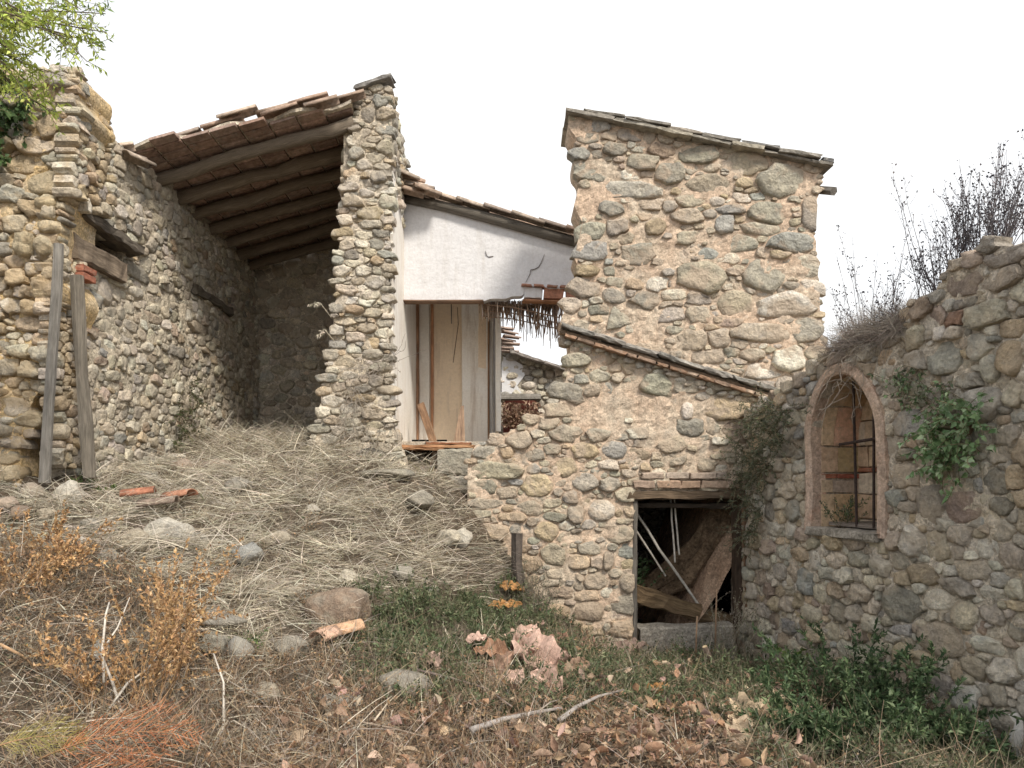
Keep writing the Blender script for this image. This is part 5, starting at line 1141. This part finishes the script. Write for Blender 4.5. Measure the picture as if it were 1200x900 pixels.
# ------------------------------------------------------------------ growth on top of the right wall
def topw(px, py, off=-.2): 
    u, v = PR.px(px, py); return Vector(PR.w(u, v, off))
b = topw(1015, 408, -.12)
n = 4200; B = np.array([PR.w(*PR.px(random.uniform(975, 1062), 0)[:1], 0, random.uniform(-.3, .10)) for _ in range(n)]); pxs = CX+F*B[:, 0]/B[:, 1]; ed = np.interp(pxs, [965,985,1035,1062], [418,408,398,378]); B[:, 2] = EYE+(HY-ed)/F*B[:, 1]+rng.uniform(-.05, .13, n)*np.clip(1-((pxs-1018)/50)**2, .15, 1)
V, Fc, Tn = blade_geo(B, dirs(n, .6), rng.uniform(.10, .34, n), np.full(n, .004), np.stack([rng.normal(0, .5, n), rng.normal(0, .5, n), -rng.uniform(.1, .6, n)], 1)*.6, colr(n, [(.36,.31,.27),(.30,.26,.22),(.42,.37,.32),(.25,.21,.18)], .25), 5)
o = fast('dead_grass_mat', V, Fc, M['straw'], Tn, None, b); props(o, 'bushy mat of grey dead grass on top of the wall above the arched window', 'dry grass')
# tangle over the window arch
tg = MB()
for i in range(26):
    u, v = PR.px(random.uniform(985, 1020), random.uniform(415, 455)); c = curve(PR.w(u, v, .08), rng.normal(0, 1, 3), random.uniform(.25, .5), 8, -.25, .35); V, Fc, UV = tube([Vector(q) for q in c], [.003]*9, 3); tg.add(V, Fc, (.40,.34,.28), UV)
o = tg.build('root_tangle', M['stem'], None, None, True); props(o, 'tangle of pale roots hanging over the arch of the window', 'roots')
SC = [(.10,.10,.12),(.14,.12,.12),(.08,.08,.10)]
def seedweed(label, px0, py0, tips, grp='dead stalks on top of the right wall', heads=16, sub=3, r=.0036):
    b = topw(px0, py0, -.15); t = thing('dead_stalk', label, 'dead plant', b, grp); mb = MB(); C_ = []
    for (tx, ty) in tips:
        for rep in range(sub):
            Y = b.y+random.uniform(-.15, .15); e = W(tx+random.uniform(-9, 9), ty+random.uniform(-6, 22), Y); st = b+Vector((random.uniform(-.12, .12), random.uniform(-.1, .1), -.05))
            mid = st.lerp(e, .5)+Vector((random.uniform(-.03, .03), 0, random.uniform(0, .05))); c = [st, st.lerp(mid, .5), mid, mid.lerp(e, .55)+Vector((random.uniform(-.015, .015), 0, 0)), e]
            V, Fc, UV = tube(c, [r, r*.85, r*.7, r*.5, r*.3], 4); mb.add(V, Fc, (.13,.115,.12), UV)
            for k in range(7):
                s = random.uniform(.25, .95); q = c[0].lerp(c[-1], s)+(mid-st.lerp(e, .5))*(1-abs(2*s-1)); d = Vector((random.uniform(-.7, .7), random.uniform(-.5, .5), 1)); l_ = random.uniform(.05, .17); q2 = q+d.normalized()*l_
                V, Fc, UV = tube([q, q.lerp(q2, .5)+Vector((random.uniform(-.01, .01), 0, 0)), q2], [r*.4, r*.35, r*.25], 3); mb.add(V, Fc, (.13,.115,.12), UV); C_ += [q2]*2+[q.lerp(q2, .6)]
            for k in range(heads//4): C_.append(c[0].lerp(c[-1], random.uniform(.35, 1))+(mid-st.lerp(e, .5))*.3)
    mb.build('stems', M['stem'], t, b, True); C_ = np.array([tuple(q) for q in C_]); n = len(C_); sz = rng.uniform(.011, .024, n)
    V, Fc, Tn = leaf_geo(C_+rng.normal(0, .006, (n, 3)), dirs(n, .5), dirs(n, .3), sz, sz*.7, colr(n, SC, .2)); props(fast('seed_heads', V, Fc, M['stem'], Tn, t, b), kind='stuff')
seedweed('tallest dark dead bush on the wall top reaching toward the upper right', 1150, 300, [(1178,160),(1172,190),(1190,215),(1200,190),(1160,230),(1205,240),(1225,200),(1150,215),(1215,170)], sub=5)
seedweed('broad dark dead bush left of the tallest one on the wall top', 1112, 320, [(1122,190),(1130,210),(1145,200),(1110,235),(1150,240),(1135,250),(1120,225),(1100,250),(1090,275),(1165,260)], sub=4)
seedweed('leaning dark stalks on the wall top between the bush and the grass mat', 1078, 352, [(1050,210),(1090,260),(1100,265),(1070,290),(1080,300),(1060,310),(1095,300)], sub=3)
seedweed('upright pale dead stalk beside the tower on the wall top', 1008, 398, [(1003,248),(1000,300),(1022,290)], sub=1, r=.003)
seedweed('thin dead stalks nearest the tower on the wall top', 985, 408, [(984,265),(975,330),(970,350),(990,340)], sub=2, r=.003)
seedweed('short dead stalks over the grass mat on the wall top', 1035, 395, [(1056,285),(1045,310),(1030,330),(1015,350),(1060,320)], sub=3, r=.003)
# ------------------------------------------------------------------ tree at the upper left
tr = thing('tree', 'leafy tree branch with fine green leaves hanging into the upper left corner', 'tree', (-4.4, 4.3, .9))
mb = MB(); V, Fc, UV = tube([Vector((-4.4, 4.3, .8)), Vector((-4.35, 4.3, 2.4)), Vector((-4.2, 4.35, 4.0)), Vector((-3.9, 4.4, 5.2))], [.16, .13, .11, .07], 10, .1); mobj('trunk', V, Fc, M['stem'], tr, (-4.4, 4.3, .9), True, np.array((.22,.18,.14)), UV)
ends = [(10,120),(40,110),(62,130),(70,90),(118,40),(128,15),(100,10),(125,55),(45,60),(20,70),(85,60),(30,15),(60,30),(5,45),(90,30),(15,100),(60,135),(110,70),(5,15),(-30,60),(-50,100),(-40,10),(50,85),(100,-20),(40,-30),(130,-25)]
C_ = []; D_ = []
for i, (px, py) in enumerate(ends):
    Y = 4.4+random.uniform(-.35, .35); e = W(px, py, Y); st = Vector((-4.05, 4.4, 4.1+random.uniform(-.3, .6))); c = [st.lerp(e, k/7)+Vector((0, 0, .22*math.sin(math.pi*k/7)))+Vector((random.uniform(-.03, .03),)*3) for k in range(8)]
    V, Fc, UV = tube(c, [.016*(1-.85*k/7) for k in range(8)], 5); mb.add(V, Fc, (.14,.11,.085), UV)
    for k in range(26):
        s = random.uniform(3.2, 7); a = min(int(s), 6); q = c[a].lerp(c[a+1], s-a); d = Vector(dirs(1, -.35)[0]); l_ = random.uniform(.08, .22); q2 = q+d*l_
        V, Fc, UV = tube([q, q2], [.0022, .0012], 3); mb.add(V, Fc, (.16,.14,.09), UV)
        for z in range(9): C_.append(tuple(q.lerp(q2, (z+1)/9))); sd = np.cross(np.array(d), rng.normal(size=3)); D_.append(np.array(d)*.8+sd/np.linalg.norm(sd)*(1 if z % 2 else -1))
mb.build('branches', M['stem'], tr, (-4.4, 4.3, .9), True)
n = len(C_); sz = rng.uniform(.028, .05, n); C_ = np.array(C_); hi = (C_[:, 2] < 4.45)[:, None]; tc = np.where(hi, colr(n, [(.46,.54,.12),(.56,.62,.18),(.36,.46,.10)], .2), colr(n, [(.22,.32,.12),(.30,.40,.15),(.16,.24,.10)], .2))  # lower leaves get a brighter palette: sunlight put into their colour
V, Fc, Tn = leaf_geo(C_, unit(np.array(D_)), dirs(n, .8), sz, sz*.36, tc); fast('foliage', V, Fc, M['leaf'], Tn, tr, (-4.4, 4.3, .9))
creeper('ivy', 'dark green ivy on the broken ochre wall at the left edge', 'ivy', PC, [(5,110),(12,95),(8,130),(20,150),(2,170),(5,190),(28,140),(35,125),(22,105),(0,150)], 14, .05, GR, .7, sl=.22)
# ================================================================== STONES, TILES, LEAVES, STICKS LYING ON THE SLOPE
def rock(name, label, c, r, tint, cat='rock', mat='stone', grp='loose stones on the slope', seed=0, flat=.7, ang=True, cuts=13):
    bm_ = __import__('bmesh').new(); __import__('bmesh').ops.create_icosphere(bm_, subdivisions=3, radius=1)
    rs = random.Random(seed); pl = [(Vector((rs.gauss(0, 1), rs.gauss(0, 1), rs.gauss(0, 1))).normalized(), rs.uniform(.62, .9)) for _ in range(cuts)]
    for v in bm_.verts:
        p = v.co.copy()
        if ang:
            for nn, dd in pl:
                t = p.dot(nn)-dd
                if t > 0: p -= nn*t*.97
        p += v.co*(nz(p*1.6+Vector((seed, 0, 0)))*.16+nz(p*4+Vector((seed, 3, 0)))*.05); v.co = Vector((p.x*r[0], p.y*r[1], p.z*r[2]))
    V = [tuple(v.co+Vector(c)) for v in bm_.verts]; Fc = [tuple(v.index for v in f.verts) for f in bm_.faces]; bm_.free()
    o = mobj(name, V, Fc, M[mat], None, c, True, np.array(tint)); return props(o, label, cat, grp)
for i, (px, py, rx, ry, col, lab) in enumerate([
 (200,638,27,17,PA,'large pale grey angular rock right of the tan one on the slope'),(152,648,22,16,T,'large tan rock left of the pale angular one on the slope'),(82,590,17,14,PA,'pale grey rock left below the round post'),(402,728,38,23,BR,'biggest brown boulder in the middle of the slope'),
 (408,686,15,9,CR,'small smooth cream stone above the brown boulder'),(526,637,13,9,CR,'pale rounded stone, left one of the pair below the low wall'),(543,640,10,11,PA,'pale rounded stone, right one of the pair below the low wall'),(402,840,22,19,G,'grey rock low on the slope below the brown boulder'),
 (492,594,15,11,G,'rounded grey rock half hidden in straw below the threshold'),(436,541,15,8,(.07,.065,.06),'small black stone at the right foot of the pillar'),(455,562,28,7,OL,'flat dark slab under the black stone at the pillar foot'),(252,553,20,7,PK,'flat pinkish slab on the crest below the long wall'),
 (214,557,13,10,PK,'pinkish rough stone left of the flat pinkish slab'),(206,541,12,5,PA,'small white flat stone on the crest near the left wall'),(358,518,22,5,PA,'long flat pale stone on the crest left of the pillar'),(368,604,9,6,PA,'small white stone alone in the straw of the mound'),
 (250,734,36,8,G,'long grey slab half buried in the straw'),(312,822,20,11,T,'tan flat stone in the brown weeds at the lower slope'),(8,600,14,9,PK,'pink flat stone at the left edge below the ochre wall'),(25,612,12,9,BR,'brown stone at the left edge below the pink flat stone'),
 (290,660,18,14,BL,'grey stone half covered in straw right of the pale rock'),(130,664,12,10,G,'small grey stone beside the tan rock'),(120,775,10,14,BL,'bluish stone between the white twigs'),(235,640,10,8,G,'small grey stone touching the pale angular rock'),(365,500,10,5,PA,'small pale stone against the pillar foot on the left'),
 (470,815,32,17,G,'wide flat grey rock in the weeds low in the middle'),(285,775,14,16,BL,'dark grey stone beside the upright green weed'),(700,790,14,9,BR,'brown stone in the litter in front of the doorway'),(60,645,10,8,G,'small grey stone under the orange bush'),(345,700,10,7,T,'small tan stone left of the cream one'),
 (505,700,9,6,G,'small grey stone in the weeds below the low wall'),(175,565,10,7,G,'small grey stone at the foot of the long left wall'),(150,600,12,8,T,'tan stone beside the broken red tiles'),(40,585,13,9,PK,'pinkish stone under the ochre wall left of the leaning posts'),(55,610,11,8,T,'tan stone below the pinkish one at the far left'),(110,625,12,9,G,'grey stone above the tan rock left of the slope'),(95,645,9,7,PA,'pale stone between the orange bushes and the tan rock'),(280,575,15,8,G,'grey stone half sunk in straw in the middle of the mound'),(330,640,12,8,T,'tan stone sunk in straw in the middle of the mound'),(470,680,14,9,G,'grey stone at the right edge of the straw'),(340,770,22,13,G,'long grey stone left of the pale orange tile'),(255,765,18,12,OL,'brown grey stone behind the orange weeds')]):
    h = hit(px, py); s = h.y/F; rock('rock', lab, h+Vector((0, -.02, ry*s*.35+.035)), (rx*s*1.15, (rx+ry)/2*s*1.1, ry*s*1.2), tuple(q*.78 for q in col), seed=i*3+1, flat=.7)
# stone disc with a hole and pale plaster at the foot of the right wall
pq = [(1120,838),(1150,845),(1175,838),(1200,832),(1200,905),(1185,900),(1160,885),(1135,868)]
PRs = Plane((2.36, 7.47), (3.15, 4.5)); PRs.o = PRs.o+PRs.N*.028
core('plaster_patch', PRs, [PRs.px(*q) for q in pq], .07, M['whitestain'], rwall, .03, None, .014, .05)
# broken clay tiles
for i, (px, py, yaw, ln, col, lab) in enumerate([(166,600,.3,.26,(.36,.16,.10),'broken red roof tile on the slope, left of the pair'),(214,603,-.3,.26,(.38,.19,.12),'broken red roof tile on the slope, right of the pair'),(190,612,.1,.3,(.26,.20,.16),'dark curved tile shard between the red tiles'),(402,764,.5,.30,(.60,.38,.24),'pale orange flat tile leaning under the brown boulder'),(385,770,.9,.16,(.50,.33,.24),'small orange tile shard beside the pale flat tile')]):
    h = hit(px, py); o = canal('tile_shard', h+Vector((0, -.05, .15)), (math.cos(yaw), math.sin(yaw), .15), ln, .09, .08, None, col, True, .7, 7); props(o, lab, 'broken tile', 'broken clay tiles on the slope')
# large dead leaves
def big_leaf(label, c, L, wd, yaw, pitch, roll, curl, col, grp):
    nu, nv = 16, 8; V = []; s0 = random.random()*20; tint = []
    from mathutils import Matrix
    R = Matrix.Rotation(roll, 3, 'X')@Matrix.Rotation(yaw, 3, 'Z')@Matrix.Rotation(pitch, 3, 'Y')
    for i in range(nu+1):
        s = i/nu; w_ = wd*(math.sin(math.pi*min(1, s**.8*.97+.015)))**.75*(1+.35*nz((s*9, s0, 0)))
        for j in range(nv+1):
            t = (j/nv-.5)*2; ridge = .02*math.sin(s*26+abs(t)*3)*abs(t)*(L/.3)
            p = Vector((s*L-L/2, t*w_/2, abs(t)**1.5*w_*curl+.05*L*math.sin(s*4+s0)+ridge+.13*L*nz((s*4, t*2.5, s0))-curl*L*.5*(s-.5)**2)); V.append(R@p+Vector(c)); k = .72+.4*abs(t)*(.5+.5*math.sin(s*26+abs(t)*3)); tint.append([x*(k if abs(t) > .08 else 1.35) for x in col])
    Fc = [(i*(nv+1)+j, (i+1)*(nv+1)+j, (i+1)*(nv+1)+j+1, i*(nv+1)+j+1) for i in range(nu) for j in range(nv)]
    o = mobj('big_dry_leaf', V, Fc, M['dryleaf'], None, c, True, np.array(tint)); return props(o, label, 'dead leaf', grp)
PKL = (.62,.43,.35); ORL = (.50,.27,.11); TL = (.66,.52,.36)
for i, (px, py, Y, L, wd, col, lab) in enumerate([
 (632,790,5.9,.50,.26,PKL,'largest pinkish brown dead leaf in front of the low wall'),(610,760,6.1,.36,.14,PKL,'long curled pinkish dead leaf above the largest one'),(655,770,6.0,.25,.16,(.40,.22,.16),'reddish dead leaf folded over the right of the largest one'),(592,722,6.6,.30,.07,ORL,'narrow orange dead leaf hanging above the pink leaves'),
 (600,700,6.8,.22,.09,ORL,'orange dead leaf beside the dark stump'),(575,780,6.0,.28,.13,(.48,.28,.18),'brown dead leaf left of the largest pink one'),(600,812,5.6,.2,.12,PKL,'pink dead leaf below the largest one'),(560,765,6.2,.18,.1,PKL,'small pink dead leaf left of the pink pile'),
 (722,775,6.6,.30,.18,(.46,.33,.27),'greyish pink dead leaf in front of the doorway threshold'),(745,770,6.7,.22,.14,(.46,.33,.27),'small greyish dead leaf at the foot of the left door jamb'),(685,770,6.5,.22,.12,(.38,.24,.18),'brown dead leaf left of the doorway leaves'),
 (885,862,4.6,.42,.24,TL,'largest tan dead leaf at the bottom near the green bush'),(905,835,4.9,.22,.12,TL,'tan dead leaf above the largest tan one'),(858,850,4.8,.2,.1,(.60,.48,.36),'pale dead leaf left of the largest tan one'),(925,850,4.8,.24,.1,(.50,.35,.22),'brown dead leaf right of the largest tan one'),
 (618,780,6,.34,.15,(.46,.30,.24),'darker reddish dead leaf tucked under the largest pinkish one'),(648,792,6,.30,.13,PKL,'pinkish dead leaf overlapping the right half of the largest one'),(585,798,5.8,.26,.11,(.40,.26,.19),'dark brown dead leaf lying left below the largest pinkish one'),(672,800,5.8,.24,.1,(.45,.30,.22),'brown dead leaf at the far right of the pink pile'),
 (640,815,5.2,.22,.14,PKL,'pink dead leaf crumpled at the lower edge of the pink pile'),(870,880,4.3,.3,.16,(.60,.47,.33),'pale tan dead leaf at the bottom below the tan pile'),(908,872,4.4,.3,.15,(.52,.38,.25),'tan dead leaf with curled edge right of the lowest pale one'),(840,838,5.,.22,.1,(.55,.40,.28),'tan dead leaf on the left side of the tan pile'),(505,790,5.6,.2,.1,(.46,.33,.27),'single brown dead leaf in the green weeds left of the pink pile'),
 (768,825,5.2,.18,.08,ORL,'upright orange dead leaf in the middle foreground'),(775,845,5.0,.18,.08,(.42,.27,.16),'brown dead leaf beside the upright orange one'),(965,835,5.0,.2,.09,(.5,.38,.26),'tan dead leaf under the green bush'),(835,865,4.6,.16,.08,(.5,.34,.22),'small brown dead leaf at the bottom by the tan pile')]):
    a = (px-CX)/F; h = hit(px, py); Y = h.y-.06; z = h.z+.11
    big_leaf(lab, (a*Y, Y, z), L*1.15, wd*1.25, random.uniform(-.9, .9)+(math.pi if random.random() < .5 else 0), random.uniform(-.25, .25), random.uniform(.2, .8)*1, random.uniform(.1, .4), col, 'large dead leaves')
# branches and sticks on the ground
def stick(label, pts, r, col, Y=None, grp='branches and sticks on the ground', cut=None):
    c = []
    for (px, py, *h) in pts: p_ = hit(px, py); c.append(p_+Vector((0, -.03, (h[0] if h else .13))))
    o = rod('branch', c, [r*(1-.5*i/(len(c)-1)) for i in range(len(c))], M['stem'], None, 7, .12, 1., None, col, True)
    return props(o, label, 'branch', grp)
stick('long grey branch lying at the bottom middle', [(552,882),(590,868),(625,860),(657,853)], .017, (.34,.31,.29))
stick('grey branch lying above the long one, pointing right', [(655,868),(675,852),(700,838),(730,830)], .015, (.34,.31,.29))
stick('thin side twig rising from the long grey branch', [(625,862),(645,846),(670,838)], .006, (.30,.26,.22))
stick('thin dark branch crossing the weeds left of the long grey one', [(490,808),(530,818),(570,830),(600,852)], .011, (.20,.16,.14))
stick('bare branch at the bottom left of the long grey one', [(380,865),(420,872),(460,880),(500,890)], .008, (.28,.22,.17))
stick('pale stick lying diagonally below the brown boulder', [(440,870),(455,850),(472,832)], .006, (.50,.42,.32))
stick('pale stick in the weeds left of the bottom green bush', [(972,890),(970,870),(975,845)], .010, (.48,.40,.32))
mb = MB()
for i in range(230):
    px = random.uniform(-20, 960); py = random.uniform(740, 905); a = random.uniform(-1.2, 1.2); l_ = random.uniform(15, 75); dx, dy = l_*math.cos(a), l_*.6*math.sin(a)
    if px < 400: py = random.uniform(660, 905)
    c = [hit(px+dx*k/4, py+dy*k/4)+Vector((random.uniform(-.02, .02), 0, .05+.06*math.sin(k*1.3+i)+random.uniform(0, .03))) for k in range(5)]
    V, Fc, UV = tube(c, [r_*random.uniform(.002, .006) for r_ in (1, .9, .8, .6, .4)], 5); mb.add(V, Fc, random.choice([(.30,.24,.18),(.42,.35,.27),(.22,.17,.13),(.50,.44,.36),(.16,.12,.09)]), UV)
props(mb.build('fallen_twigs', M['stem'], None, None, True), 'thin brown twigs scattered in the litter', kind='stuff')
b = onpx(845, 6.6)
st = thing('cut_sapling', 'sapling stump with a pale cut top in front of the doorway', 'stump', b)
c = [W(848, 800, 6.6), W(838, 782, 6.58), W(826, 758, 6.55)]; rod('trunk', c, [.03, .026, .024], M['stem'], st, 8, .1, 1, 3, (.16,.12,.09), True); rod('cut_face', [c[-1]-(c[-1]-c[-2]).normalized()*.012, c[-1]+(c[-1]-c[-2]).normalized()*.006], .022, M['stem'], st, 8, .05, 1, 3, (.62,.48,.30))
o = rod('stump', [W(610, 690, 7.2), W(606, 660, 7.2), W(606, 625, 7.22)], [.07, .06, .055], M['stem'], None, 9, .25, 1, 9, (.09,.075,.065)); props(o, 'dark dead stump against the low wall', 'stump')
for px, py, y2, lab in [(838,760,690,'thin upright brown stalk right of the cut sapling'),(815,770,722,'thin upright dark stalk in front of the threshold')]:
    o = rod('stalk', [W(px, py+20, 6.9), W(px+1, (py+y2)/2, 6.9), W(px+2, y2, 6.92)], [.009, .008, .007], M['stem'], None, 5, .1, 1, None, (.30,.20,.13), True); props(o, lab, 'stalk', 'upright stalks before the doorway')
# dried vine leaves in the far window
n = 900; B = np.array([W(random.uniform(589, 632), random.uniform(472, 500) if random.random() < .5 else random.uniform(482, 500), 13.1+random.uniform(-.1, .15)) for _ in range(n)])
V, Fc, Tn = leaf_geo(B, dirs(n), dirs(n), rng.uniform(.04, .10, n), rng.uniform(.02, .05, n), colr(n, [(.30,.19,.13),(.40,.28,.20),(.22,.14,.10)], .25)); o = fast('dried_vine', V, Fc, M['dryleaf'], Tn, None, B[0]); props(o, 'brown dried vine leaves filling the far window hole', 'dry vine')
# hanging seed grass at the left edge of the pillar
for (a, b_, c_, lab) in [((388,372),(375,355),(361,357),'drooping pale seed grass sticking out left of the pillar'),((392,400),(380,386),(372,394),'short seed grass sticking out left of the pillar below the long one')]:
    pts = [W(*a, 7.9), W(*b_, 7.85), W(*c_, 7.8)]; o = rod('seed_grass', pts, [.005, .004, .002], M['stem'], None, 4, 0, 1, None, (.55,.50,.40), True)
    Bs = np.array([tuple(pts[1].lerp(pts[2], random.random())) for _ in range(26)]); V, Fc, Tn = leaf_geo(Bs, dirs(26, -.8), dirs(26), np.full(26, .05), np.full(26, .012), colr(26, [(.60,.55,.45)], .1)); fast('seed_head', V, Fc, M['straw'], Tn, o, Vector(pts[0])); props(o, lab, 'dry grass', 'seed grass on the pillar')
